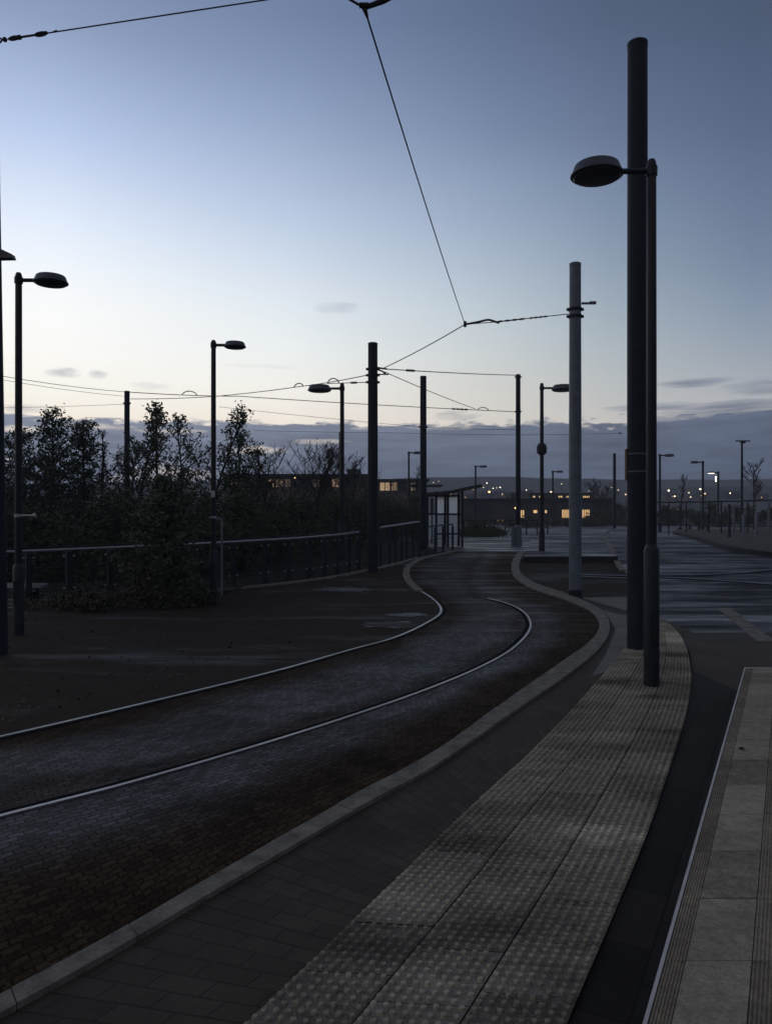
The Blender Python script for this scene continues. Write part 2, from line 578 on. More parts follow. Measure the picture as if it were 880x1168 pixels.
def strip(mb, A, B, zo, lane=None):
    """a ribbon between two polylines, with UVs in metres"""
    u = 0.0
    for i in range(len(A) - 1):
        a, b_, c, d = A[i], B[i], B[i + 1], A[i + 1]
        du = ((d - a).length + (c - b_).length) / 2
        w0, w1 = (b_ - a).length, (c - d).length
        P = [Vector((p.x, p.y, gz(p.y) + zo)) for p in (a, b_, c, d)]
        k = mb.quad(P, [(u, -w0 / 2), (u, w0 / 2), (u + du, w1 / 2), (u + du, -w1 / 2)])
        if lane:
            mb.lane[k] = [(lane[0], 0), (lane[1], 0), (lane[1], 0), (lane[0], 0)]
        u += du


def raised(mb, A, B, z0, z1, mid=0.0):
    """a solid strip with sides and ends"""
    n = len(A)
    i0 = len(mb.v)
    for a, b_ in zip(A, B):
        for p, z in ((a, z0), (a, z1), (b_, z1), (b_, z0)):
            mb.v.append((p.x, p.y, gz(p.y) + z))
    for i in range(n - 1):
        q = i0 + i * 4
        for k in range(3):
            mb.f.append((q + k, q + k + 1, q + k + 5, q + k + 4))
    mb.f.append((i0, i0 + 3, i0 + 2, i0 + 1))
    e = i0 + (n - 1) * 4
    mb.f.append((e, e + 1, e + 2, e + 3))


# ------------------------------------------------------------------ ground, road, tramway
sheet('ground', [(-520, -60), (520, -60), (520, 480), (-520, 480)], M['asphalt'], -0.004)
sheet('embankment_soil', [(-60, 6.0), (-9, 11.4)] + gp([(0, 692), (79, 684), (266, 668), (370, 656), (440, 643), (478, 633)]) + [(1.6, 23.5), (0.9, 30), (-1, 44), (-60, 44)], M['soil'], 0.004)

LR = curve2([(-150, 872), (0, 842), (200, 795), (320, 765), (400, 742), (450, 728), (485, 712), (502, 700), (500, 690), (490, 681), (478, 674)], 110)
RR = curve2([(-190, 985), (0, 933), (150, 894), (300, 850), (400, 818), (480, 790), (545, 763), (585, 740), (604, 718), (601, 703), (588, 693), (572, 687), (555, 683)], 110)
KI = curve2([(-170, 1235), (0, 1143), (120, 1078), (250, 1001), (400, 914), (500, 858), (580, 800), (640, 758), (672, 734), (683, 715), (672, 698), (640, 684), (605, 672), (588, 661), (583, 651), (584, 641), (590, 631)], 150)
KO = curve2([(-170, 1262), (0, 1165), (120, 1098), (250, 1020), (400, 932), (500, 875), (590, 812), (653, 768), (683, 742), (695, 718), (685, 697), (650, 680), (612, 667), (597, 658), (592, 650), (593, 641), (598, 631)], 150)
LK = curve2([(478, 675), (466, 664), (463, 654), (468, 645), (484, 637), (502, 633), (520, 629)], 40)

n = 140
# track bed continues with the kerb on the right and the pale kerb stones on the left
LB = resample(LR + LK[1:], n)
RRx = resample(RR + curve2([(555, 683), (540, 672), (538, 655), (545, 640), (556, 629)], 20)[1:], n)
KB = resample(KI, n)
mb = MB()
sub_n = 4
for lo, hi, A, B in ((0, 1, LB, RRx), (1, 2, RRx, KB)):
    for k in range(sub_n):
        t0, t1 = k / sub_n, (k + 1) / sub_n
        A2 = [a.lerp(b_, t0) for a, b_ in zip(A, B)]
        B2 = [a.lerp(b_, t1) for a, b_ in zip(A, B)]
        u = 0.0
        for i in range(n - 1):
            P = [A2[i], B2[i], B2[i + 1], A2[i + 1]]
            du = (P[3] - P[0]).length
            w = [(A[i] - B[i]).length * t for t in (t0, t1)]
            fi = mb.quad([Vector((p.x, p.y, gz(p.y) + 0.004)) for p in P], [(u, w[0] + lo * 3), (u, w[1] + lo * 3), (u + du, w[1] + lo * 3), (u + du, w[0] + lo * 3)])
            mb.lane[fi] = [(lo + t0, 0), (lo + t1, 0), (lo + t1, 0), (lo + t0, 0)]
            u += du
structure(mb.build('track_bed', M['setts']))

rails = (('left_rail', LR, 1, 'shiny steel tram rail curving along the open left edge of the setts', 0.037),
         ('right_rail', RR, -1, 'shiny steel tram rail running through the middle of the setts', 0.029))
for nm, P, side, lab, w in rails:
    t = thing('tram_rail', lab, 'rail', (P[0].x, P[0].y, 0), 'tram rails in the setts')
    mb = MB(); raised(mb, offset(P, -w / 2), offset(P, w / 2), -0.05, 0.014)
    part(mb, 'rail_head', M['rail'], t)
    mb = MB(); strip(mb, offset(P, side * (w / 2 + 0.003)), offset(P, side * (w / 2 + 0.060)), 0.008)
    part(mb, 'groove', M['groove'], t)

for cx_, cy_, wx_, wy_ in ((394, 672.5, 40, 3.2), (446, 713, 42, 4.2), (464, 701.5, 26, 2.2)):  # sheen of wet streaks painted in as paler sheets
    pg = []
    for k_ in range(26):
        a_ = 2 * math.pi * k_ / 26
        q_ = rnd.uniform(0.6, 1.1)
        pg.append((cx_ + wx_ * q_ * math.cos(a_), cy_ + wy_ * q_ * math.sin(a_)))
    sheet('streak_patch', gp(pg), M['patch'], 0.004)
# kerb in separate stones
def kerb_line(name, A, B, z1, ln, mat=M['kerb'], gap=0.006):
    L = [0.0]
    for a, b_ in zip(A, A[1:]):
        L.append(L[-1] + (b_ - a).length)
    mb = MB()
    N = max(1, int(L[-1] / ln))
    A_, B_ = resample(A, N * 4 + 1), resample(B, N * 4 + 1)
    for i in range(N):
        a, b_ = A_[i * 4:i * 4 + 5], B_[i * 4:i * 4 + 5]
        da = (a[-1] - a[-2]).normalized() * gap
        db = (b_[-1] - b_[-2]).normalized() * gap
        a = a[:-1] + [a[-1] - da]
        b_ = b_[:-1] + [b_[-1] - db]
        raised(mb, a, b_, -0.06, z1 + rnd.uniform(-0.003, 0.003))
    return structure(mb.build(name, mat))


kerb_line('tram_kerb', KI, KO, 0.030, 0.46, gap=0.004)
kerb_line('inner_kerb', offset(LK, -0.075), offset(LK, 0.075), 0.035, 0.8)

# paving between kerb and tactile slabs, tactile slabs, dark path, platform
TL = curve2([(170, 1275), (285, 1168), (440, 1018), (540, 920), (605, 860), (655, 808), (690, 768), (711, 742), (724, 720), (735, 703)], 120)
TR = curve2([(600, 1300), (650, 1168), (705, 1037), (740, 950), (765, 875), (784, 810), (788, 770), (782, 740), (770, 720), (752, 706)], 120)
a = TL[::6]
KOn = [p for p in KO]
poly = [(p.x, p.y) for p in offset(KI, 0.04)[:112:3]]
band = resample(KO, 150)[:100]
mb = MB()
TLr = resample(TL, 100)
strip(mb, offset(resample(band, 100), -0.03), offset(TLr, 0.05), 0.006)
structure(mb.build('path_paving', M['path']))

PL0, PL1 = G(732, 1168), None
PZ = 0.20
def GP(x, y):
    Y = F * (CAMH - PZ) / (y - CY)
    return Vector(((x - CX) / F * Y, Y, 0))
P0, P1 = GP(732, 1168), GP(848, 762)
pdir = (P1 - P0).normalized()
plen = (P1 - P0).length
PB = P0 - pdir * 2.2
# paving from tactile to the platform, the shadow there painted as dark stone
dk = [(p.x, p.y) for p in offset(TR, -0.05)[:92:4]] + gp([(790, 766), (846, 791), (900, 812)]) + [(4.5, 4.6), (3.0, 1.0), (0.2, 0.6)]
sheet('shaded_paving', dk, M['shaded_path'], 0.008, uvdir=(pdir.x, pdir.y))
sheet('brown_paving', gp([(752, 706), (790, 722), (1010, 722), (1060, 840), (846, 791), (790, 766), (786, 745), (770, 722)]), M['grey_pave'], 0.006, uvdir=(1, 0))
sheet('pale_paving', gp([(664, 682), (717, 682), (745, 700), (738, 722), (711, 745), (692, 767), (674, 773), (690, 748), (702, 719), (690, 699)]), M['pale_pave'], 0.010)

mb = MB(); bl = MB()
base = MB()
strip(base, TL, TR, 0.010)
structure(base.build('tactile_bedding', M['groove']))
TLr, TRr = resample(TL, 400), resample(TR, 400)
mid = [(a_ + b_) / 2 for a_, b_ in zip(TLr, TRr)]
Lc = [0.0]
for a_, b_ in zip(mid, mid[1:]):
    Lc.append(Lc[-1] + (b_ - a_).length)
tot = Lc[-1]
def T(s, w):
    f = min(max(s / tot, 0), 1)
    lo, hi = 0, len(Lc) - 1
    while hi - lo > 1:
        md = (lo + hi) // 2
        if Lc[md] <= s: lo = md
        else: hi = md
    t = (s - Lc[lo]) / max(1e-9, Lc[hi] - Lc[lo])
    return TLr[lo].lerp(TLr[hi], t).lerp(TRr[lo].lerp(TRr[hi], t), w)
SL = 0.345
ZT = 0.020
for c in range(3):
    s0 = -SL * (0.0, 0.45, 0.2)[c]
    r_ = 0
    while s0 < tot:
        a0, a1 = max(0, s0 + 0.0022), min(tot, s0 + SL - 0.0022)
        if a1 - a0 > 0.03:
            w0, w1 = c / 3 + 0.003, (c + 1) / 3 - 0.003
            dz = rnd.uniform(-0.0012, 0.0012)
            K = 3
            for k in range(K):
                q0, q1 = a0 + (a1 - a0) * k / K, a0 + (a1 - a0) * (k + 1) / K
                P = [T(q0, w0), T(q0, w1), T(q1, w1), T(q1, w0)]
                mb.quad([Vector((p.x, p.y, gz(p.y) + ZT + dz)) for p in P], [(c + 0.37, r_ + 0.41)] * 4)
            NB = 8
            for i in range(NB):
                s = s0 + SL * (i + 0.5) / NB
                if not (0.02 < s < tot - 0.02):
                    continue
                for j in range(NB):
                    w = c / 3 + (j + 0.5) / NB / 3
                    p = T(s, w)
                    z = gz(p.y) + ZT + dz
                    far = p.y > 6.5
                    nn = 6 if far else 10
                    rr = 0.0112 * rnd.uniform(0.9, 1.06)
                    if rnd.random() < 0.012:
                        continue
                    i0 = len(bl.v)
                    worn = rnd.uniform(0.55, 1.1)
                    prof = ((1.0, -0.001), (0.92, 0.0100 * worn), (0.74, 0.0125 * worn)) 
                    for f_, h_ in prof:
                        for k in range(nn):
                            an = 2 * math.pi * k / nn
                            bl.v.append((p.x + rr * f_ * math.cos(an), p.y + rr * f_ * math.sin(an), z + h_))
                    uvq = (c + 0.37, r_ + 0.41)
                    for l_ in range(2):
                        for k in range(nn):
                            bl.f.append((i0 + l_ * nn + k, i0 + l_ * nn + (k + 1) % nn, i0 + (l_ + 1) * nn + (k + 1) % nn, i0 + (l_ + 1) * nn + k))
                            bl.uv[len(bl.f) - 1] = [uvq] * 4
                    bl.f.append(tuple(i0 + 2 * nn + k for k in range(nn)))
                    bl.uv[len(bl.f) - 1] = [uvq] * nn
        s0 += SL
        r_ += 1
off_ = len(mb.v)
nf = len(mb.f)
mb.v += bl.v
mb.f += [tuple(off_ + k for k in f_) for f_ in bl.f]
for k_, q_ in bl.uv.items():
    mb.uv[nf + k_] = q_
to_ = structure(mb.build('tactile_paving', M['tactile_base']))
to_.data.materials.append(M['tactile'])
for p_ in to_.data.polygons[nf:]:
    p_.material_index = 1

# the platform at the lower right: nosing, ribbed bands, slabs
body = MB()
W = 5.0
e0, e1 = PB, P0 + pdir * plen
ex = Vector((1, 0, 0))
body.hexa([Vector((q.x, q.y, z)) for z in (-0.2, PZ - 0.012) for q in (e0 + ex * 0.004, e0 + ex * W, e1 + ex * W - pdir * 0.004, e1 + ex * 0.004 - pdir * 0.004)])
structure(body.build('platform_base', M['dark_kerb']))
def pq(s, w, z=PZ):
    q = PB + pdir * s + ex * w
    return Vector((q.x, q.y, z))
Ltot = 2.2 + plen
nos = MB()
nos.hexa([pq(0, 0, 0.0), pq(0, 0.012, 0.0), pq(Ltot, 0.012, 0.0), pq(Ltot, 0, 0.0), pq(0, 0), pq(0, 0.012), pq(Ltot, 0.012), pq(Ltot, 0)])
nos.hexa([pq(Ltot, 0, 0.0), pq(Ltot, W, 0.0), pq(Ltot + 0.03, W, 0.0), pq(Ltot + 0.03, 0, 0.0), pq(Ltot, 0), pq(Ltot, W), pq(Ltot + 0.03, W), pq(Ltot + 0.03, 0)])
structure(nos.build('platform_edge', M['nosing']))
slab = MB()
def slab_row(w0, w1, step, phase, rib=False):
    s = -phase
    r_ = 0
    while s < Ltot:
        a0, a1 = max(0, s + 0.002), min(Ltot - 0.003, s + step - 0.002)
        if a1 > a0 + 0.01:
            zz = PZ - 0.002 + rnd.uniform(-0.0008, 0.0008)
            if not rib:
                slab.quad([pq(a0, w0 + .001, zz), pq(a0, w1 - .001, zz), pq(a1, w1 - .001, zz), pq(a1, w0 + .001, zz)], [(w0 * 9 + .3, r_ + .3)] * 4)
            else:
                slab.quad([pq(a0, w0 + .001, zz - 0.004), pq(a0, w1 - .001, zz - 0.004), pq(a1, w1 - .001, zz - 0.004), pq(a1, w0 + .001, zz - 0.004)], [(w0 * 9 + .3, r_ + .3)] * 4)
                nb = 6
                for k in range(nb):
                    c_ = w0 + (w1 - w0) * (k + 0.5) / nb
                    h = (w1 - w0) / nb * 0.30
                    i0 = len(slab.f)
                    slab.hexa([pq(a0, c_ - h, zz - .006), pq(a0, c_ + h, zz - .006), pq(a1, c_ + h, zz - .006), pq(a1, c_ - h, zz - .006),
                               pq(a0, c_ - h * .6, zz), pq(a0, c_ + h * .6, zz), pq(a1, c_ + h * .6, zz), pq(a1, c_ - h * .6, zz)])
                    for q_ in range(i0, len(slab.f)):
                        slab.uv[q_] = [(w0 * 9 + .3, r_ + .3)] * 4
        s += step
        r_ += 1
slab_row(0.014, 0.078, 0.44, 0.1, True)
slab_row(0.078, 0.285, 0.44, 0.1)
slab_row(0.285, 0.365, 0.44, 0.1, True)
wx = 0.365
while wx < W - 0.3:
    slab_row(wx, wx + 0.42, 0.44, 0.3)
    wx += 0.42
structure(slab.build('platform_slabs', M['platform']))
q = GP(845, 855)
mb = MB()
for i in range(5):
    a = i * 1.3
    d = Vector((math.cos(a), math.sin(a), 0)) * 0.016
    nn = Vector((-d.y, d.x, 0)) * 0.55
    c = Vector((q.x, q.y, PZ + 0.006))
    mb.quad([c - d * 0.3, c + d * 0.4 + nn + Vector((0, 0, .008)), c + d * 1.25 + Vector((0, 0, .003)), c + d * 0.4 - nn + Vector((0, 0, .006))])
mb.quad([c + Vector((-.012, -.010, -.004)), c + Vector((.014, -.008, -.002)), c + Vector((.010, .011, .006)), c + Vector((-.013, .008, .004))])
tag(mb.build('dead_leaf', M['deadleaf']), 'small dark curled dead leaf on the pale platform slabs', 'leaf')

# the road on the right and beyond the crossing
sheet('road', gp([(664, 683), (702, 646), (694, 622), (691, 610), (700, 604), (735, 602), (780, 602), (800, 612), (900, 634), (1200, 660), (1400, 722), (790, 722), (752, 707), (717, 683)]), M['road'], 0.002)
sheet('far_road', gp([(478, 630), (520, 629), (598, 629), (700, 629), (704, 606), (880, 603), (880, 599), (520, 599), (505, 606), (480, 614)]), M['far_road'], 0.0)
kerb_line('road_kerb', curve2([(699, 604), (691, 609), (694, 619), (703, 636), (713, 652)], 40), offset(curve2([(699, 604), (691, 609), (694, 619), (703, 636), (713, 652)], 40), 0.14), 0.05, 0.9)
RK = curve2([(770, 609), (793, 615), (809, 620), (836, 628), (866, 633), (900, 637), (1000, 648)], 40)
sheet('right_pavement', [(p.x, p.y) for p in RK] + gp([(1000, 606), (770, 606)]), M['grey_pave'], 0.13)
kerb_line('pavement_kerb', offset(RK, 0.0), offset(RK, 0.16), 0.14, 0.9, M['dark_kerb'])
# raised pavement behind the paved corner
fy = GY(641)
x0, x1 = G(596, 641).x, G(703, 641).x
mb = MB()
zt = gz(fy) + 0.13
pts = [(x0, fy), (x1, fy), (G(701, 634).x, GY(634)), (G(693, 620).x, GY(620)), (G(690, 610).x, GY(610)), (G(640, 604).x, GY(604)), (G(606, 618).x, GY(618))]
i0 = len(mb.v)
for z in (0.0, 1.0):
    for x, y in pts:
        mb.v.append((x, y, (max(zt, gz(y) + 0.05)) if z else 0.0))
k = len(pts)
mb.f.append(tuple(range(k, 2 * k)))
for i in range(k):
    j = (i + 1) % k
    mb.f.append((i, j, k + j, k + i))
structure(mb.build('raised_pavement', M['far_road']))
mb = MB()
mb.box(((x0 + x1) / 2, fy - 0.05, gz(fy) + 0.05), (x1 - x0, 0.09, 0.20))
structure(mb.build('raised_kerb', M['dark_kerb']))
sheet('corner_paving', gp([(600, 642), (703, 642), (714, 655), (717, 682), (664, 682), (650, 678), (612, 665), (598, 655)]), M['asphalt'], 0.004)

for pxs, lab in (([(664, 658), (713, 660), (752, 659), (800, 661), (880, 667), (960, 674)], 'dull tram rail crossing the damp road beside the poles, nearer one'),
                 ([(664, 656), (713, 657), (752, 656.5), (800, 656), (845, 653.5), (880, 650), (960, 641)], 'dull tram rail bending away over the damp road, farther one')):
    P = curve2(pxs, 40)
    t = thing('tram_rail', lab, 'rail', (P[0].x, P[0].y, gz(P[0].y)), 'tram rails crossing the road')
    mb = MB(); raised(mb, offset(P, -0.04), offset(P, 0.04), -0.03, 0.016)
    part(mb, 'rail_head', M['galv'], t)
    mb = MB(); strip(mb, offset(P, 0.043), offset(P, 0.15), 0.008)
    part(mb, 'groove', M['groove'], t)
kerb_line('crossing_kerb', curve2([(832, 694), (846, 704), (862, 716), (885, 733)], 20), offset(curve2([(832, 694), (846, 704), (862, 716), (885, 733)], 20), 0.22), 0.010, 0.55, M['kerb'], 0.03)

# ------------------------------------------------------------------ poles and lamps
def cyl(mb, x, y, z0, z1, r0, r1=None, n=20, x1=None):
    mb.tube([(x, y, z0), (x if x1 is None else x1, y, z1)], [r0, r1 or r0], n)


def tram_pole(label, px, Y, topy, wpx, mat='pole', bands=(), base=None, group='tram poles', taper=0.92, cap=True):
    g = onground(px, Y)
    r = wpx / 2 / F * Y
    zt = at(px, topy, Y).z
    t = thing('tram_pole', label, 'pole', g, group)
    mb = MB()
    h = zt - g.z
    mb.lathe(g, [(r, -0.1), (r, h * 0.5), (r * taper ** 0.5, h - 0.06)], 28)
    part(mb, 'shaft', M[mat], t)
    if cap:
        mb = MB()
        rt = r * taper ** 0.5
        mb.lathe((g.x, g.y, zt), [(rt * 1.03, -0.06), (rt * 1.03, -0.012), (rt * 0.86, 0.0)], 28)
        part(mb, 'cap', M[mat], t)
    for y_ in bands:
        z = at(px, y_, Y).z - g.z
        mb = MB()
        mb.lathe(g, [(r * 1.0, z - 0.03), (r * 1.10, z - 0.026), (r * 1.10, z + 0.026), (r * 1.0, z + 0.03)], 28)
        for s_ in (-1, 1):
            mb.box((g.x + s_ * r * 1.22, g.y, g.z + z), (r * 0.35, 0.03, 0.05))
            mb.tube([(g.x + s_ * r * 1.24, g.y - 0.035, g.z + z), (g.x + s_ * r * 1.24, g.y + 0.035, g.z + z)], 0.010, 6)
        part(mb, 'clamp_band', M['pole'], t)
    if base:
        mb = MB()
        mb.lathe(g, [(r * 1.12, 0.0), (r * 1.12, base), (r * 1.0, base + 0.02)], 28)
        part(mb, 'base_collar', M['black'], t)
    return t, g, r


def lamp(label, px, Y, topy, side, headpx, colpx, sleeve=0.22, lit=None, group='street lamps along the tramway', small=False, head_y=None):
    g = onground(px, Y)
    k = Y / F
    zt = at(px, topy, Y).z
    r = colpx / 2 * k
    t = thing('street_lamp', label, 'street lamp', g, group)
    h = zt - g.z
    mb = MB()
    mb.lathe((g.x, g.y, g.z), [(r, h * sleeve), (r * 0.97, h * 0.62), (r * 0.9, h - 0.03), (r * 0.6, h)], 16)
    part(mb, 'column', M['black'], t)
    mb = MB()
    mb.lathe((g.x, g.y, g.z), [(r * 1.5, -0.1), (r * 1.5, h * sleeve - 0.02), (r * 1.3, h * sleeve), (r * 1.0, h * sleeve + 0.03)], 16)
    if not small:
        mb.box((g.x, g.y - r * 1.48, g.z + 0.55), (r * 1.6, 0.012, 0.32))
    part(mb, 'base_sleeve', M['black'], t)
    hr = headpx / 2 * k
    za = zt - 0.10 * (hr / 0.22) if not small else zt - 0.07
    gap = hr * (0.92 if headpx > 50 else 0.72)
    cx = g.x + side * (r + gap + hr)
    mb = MB()
    mb.tube([(g.x, g.y, za), (g.x + side * (r + gap + hr * 0.25), g.y, za)], r * 0.55, 10)
    mb.lathe((g.x, g.y, za - r * 0.9), [(r * 1.14, 0), (r * 1.14, r * 1.8)], 14)
    part(mb, 'arm', M['black'], t)
    mb = MB()
    z0 = za - hr * 0.20
    prof = [(hr * 0.95, 0), (hr, hr * 0.03), (hr, hr * 0.07), (hr * 0.955, hr * 0.12), (hr * 0.84, hr * 0.42), (hr * 0.79, hr * 0.46), (hr * 0.3, hr * 0.485)]
    mb.lathe((cx, g.y, z0), prof, 28)
    hd = part(mb, 'lamp_head', M['lamphead'], t)
    mb = MB()
    mb.lathe((cx, g.y, z0), [(hr * 0.5, -hr * 0.10), (hr * 0.86, -hr * 0.06), (hr * 0.9, -0.002)], 24)
    sub(mb, 'diffuser', lit or M['diffuser'], hd)
    return t, g, r


M['lamphead'] = grainy('lamp head casting', (0.022, 0.026, 0.033), (0.045, 0.052, 0.062), 8, 0.5, 0.4, 60, 0.1, 0.002)
M['diffuser'] = grainy('unlit lamp glass', (0.03, 0.032, 0.036), (0.05, 0.053, 0.058), 6, 0.3, 0.4, 40, 0.0)

tp = GY(742)
t, g, r = tram_pole('tallest thick dark tram pole rising from the tactile paving', 726.5, tp, 48, 23, 'pole', (), None)
for y_ in (518, 538):
    z = at(0, y_, tp).z - g.z
    mb = MB()
    mb.lathe(g, [(r * 1.005, z - 0.008), (r * 1.025, z - 0.006), (r * 1.025, z + 0.006), (r * 1.005, z + 0.008)], 28)
    part(mb, 'strap', M['galv'], t)
mb = MB()
zc = at(0, 530, tp).z
mb.box((g.x - r * 1.0 - 0.012, g.y + 0.0, zc), (0.022, 0.05, 0.36))
tag(mb.build('notice_plate', M['orange_plate']), 'weathered orange notice plate strapped to the tallest pole, seen edge on', 'plate')

tram_pole('pale galvanised tram pole behind the kerb with its foot painted black', 655.5, GY(680), 300, 14, 'galv', (353, 361), 0.11, taper=0.85)
PA = onground(655.5, GY(680))
g = at(655.5, 346, PA.y)
mb = MB()
mb.box((g.x + 0.24, g.y, g.z), (0.24, 0.04, 0.035))
mb.box((g.x + 0.33, g.y, g.z + 0.01), (0.12, 0.05, 0.05))
o = [o_ for o_ in bpy.data.objects if o_.name == 'tram_pole.001'][0]
part(mb, 'side_bracket', M['galv'], o)
tram_pole('dark tram pole standing in the railing, wires fanning from its top', 425, GY(652), 391, 11.5, 'pole', (421, 428, 436), None, taper=0.88)
tram_pole('dark tram pole with a collar, beside the glass shelter', 482.5, GY(627), 429, 7.5, 'pole', (487,), None, taper=0.9)
t5, g5, r5 = tram_pole('slim tram pole on the far road with a pale sleeve at its foot', 590.5, GY(622.5), 427, 5.6, 'pole', (430, 469.5), None, taper=0.9)
mb = MB(); mb.lathe(g5, [(r5 * 1.5, 0), (r5 * 1.5, 0.68), (r5 * 1.1, 0.72)], 20)
mb.box((g5.x - r5 * 2.1, g5.y, g5.z + 0.33), (r5 * 1.3, 0.14, 0.66))
part(mb, 'base_sleeve', M['galv'], t5)
tram_pole('tram pole rising between the leafy trees behind the railing', 145, 23.5, 446, 6.2, 'pole', (460,), None, taper=0.95)
tram_pole('slim grey pole close behind the lamp with the head turned left', 388.5, 27.5, 493, 4.5, 'pole', (), None, taper=0.95)
tram_pole('short distant dark pole before the far hedge', 700.3, 56, 517, 3.4, 'pole', (), None, group='tram poles')

# pole at the picture's left edge, slightly leaning, the span wire hooks to it
Yl = GY(746)
g = onground(-0.5, Yl)
tl = at(-9.5, 30, Yl)
t = thing('tram_pole', 'dark leaning tram pole at the left, cone shaped floodlight on it', 'pole', g, 'tram poles')
mb = MB(); mb.tube([(g.x, g.y, -0.1), (g.x, g.y, 0.0), (tl.x, g.y, tl.z)], [0.095, 0.092, 0.062], 20)
part(mb, 'shaft', M['pole'], t)
mb = MB(); c = at(-2.5, 45, Yl); c.x = tl.x + 0.01
mb.lathe((c.x, g.y, c.z), [(0.066, -0.04), (0.076, -0.035), (0.076, 0.035), (0.066, 0.04)], 18)
part(mb, 'clamp_band', M['pole'], t)
mb = MB()
A = at(-8, 288, Yl); B = at(16.5, 293, Yl)
mb.hexa([Vector((x, g.y + y, z)) for x, y, z in ((A.x, -.05, at(0, 296, Yl).z), (B.x, -.05, at(0, 295.5, Yl).z), (B.x, .05, at(0, 295.5, Yl).z), (A.x, .05, at(0, 296, Yl).z),
         (A.x, -.05, at(0, 280, Yl).z), (B.x - .01, -.04, at(0, 291, Yl).z), (B.x - .01, .04, at(0, 291, Yl).z), (A.x, .05, at(0, 280, Yl).z))])
part(mb, 'floodlight', M['lamphead'], t)

NL = GY(785)
lamp('nearest black street lamp on the tactile paving, round head over the thick pole', 742.5, NL, 182, -1, 59, 11.5, 0.265)
t, g, r = lamp('black street lamp in front of the railing, close to the left edge pole', 21.5, GY(724), 311, 1, 38, 8, 0.19)
mb = MB()
for y_ in (588,):
    c = at(21.5, y_, g.y)
    mb.lathe((c.x, c.y, c.z), [(r * 1.0, -0.02), (r * 1.12, -0.02), (r * 1.12, 0.02), (r, 0.02)], 14)
    mb.tube([c, c + Vector((0.20, -0.02, 0))], 0.012, 8)
    mb.tube([c + Vector((0.20, -0.02, 0)), c + Vector((0.235, -0.02, 0))], 0.032, 10)
part(mb, 'clamp', M['handrail'], t)
t, g, r = lamp('black street lamp with a small pale sticker, beside the dark bush', 243.5, GY(689), 388, 1, 25, 6.0, 0.2)
c = at(243.5, 563.5, g.y)
mb = MB(); mb.box((c.x, c.y - r * 1.04, c.z), (r * 1.5, 0.004, 0.11))
part(mb, 'sticker', M['sticker'], t)
mb = MB(); c = at(243.5, 590, g.y)
mb.lathe((c.x, c.y, c.z), [(r, -0.02), (r * 1.12, -0.02), (r * 1.12, 0.02), (r, 0.02)], 14)
mb.box((c.x - r * 1.3, c.y - 0.02, c.z), (0.03, 0.03, 0.03))
part(mb, 'clamp', M['handrail'], t)
lamp('street lamp behind the railing with its head turned left, before the bare tree', 390, 20.6, 437, -1, 27, 5.2, 0.2)
t, g, r = lamp('street lamp on the raised pavement with a dark box on its column', 617.5, GY(629.5), 437, 1, 25, 4.6, 0.13)
c = at(617.5, 512, g.y)
mb = MB()
mb.lathe((c.x, c.y, c.z), [(0.06, -0.19), (0.15, -0.12), (0.155, 0.06), (0.11, 0.15), (0.05, 0.18)], 8, 1.0, 0.7)
part(mb, 'control_box', M['black'], t)
for px, Y, ty, sd, hp, cp, lab in (
        (466, 44, 515, 1, 10, 2.4, 'small distant street lamp above the lit low building'),
        (542, 57, 531, 1, 9, 2.2, 'small distant street lamp right of the shelter roof'),
        (630, 64, 537, 1, 8, 2.2, 'small distant street lamp between two poles before the lit windows'),
        (752, 46, 518, 1, 11, 2.6, 'distant street lamp peeping out beside the nearest lamp column'),
        (801, 52, 526, -1, 9.5, 2.6, 'unlit distant street lamp by the right pavement, head turned left')):
    lamp(lab, px, Y, ty, sd, hp, cp, 0.12, None, 'small street lamps in the distance', True)
t, g, r = lamp('distant street lamp with a lit head by the right pavement', 818.5, 60, 538, -1, 8, 2.4, 0.12, M['lampglow'], 'small street lamps in the distance', True)
c = at(815.8, 545, 60)
mb = MB(); mb.tube([c + Vector((0, 0, -0.30)), c + Vector((0, 0, 0.10))], 0.04, 8)
part(mb, 'lit_bracket', M['lampglow'], t)
# T shaped mast
g = onground(845.5, 40)
t = thing('mast', 'thin dark mast with a flat crossbar on top, right of the road', 'mast', g)
zt = at(0, 503, 40).z
mb = MB(); mb.tube([g, (g.x, g.y, g.z + 1), (g.x, g.y, zt)], [0.09, 0.07, 0.05], 10); part(mb, 'column', M['pole'], t)
mb = MB(); mb.box((g.x + 0.05, g.y, zt), (0.72, 0.10, 0.06)); mb.box((g.x + 0.05, g.y, zt - 0.08), (0.25, 0.08, 0.08)); part(mb, 'crossbar', M['pole'], t)

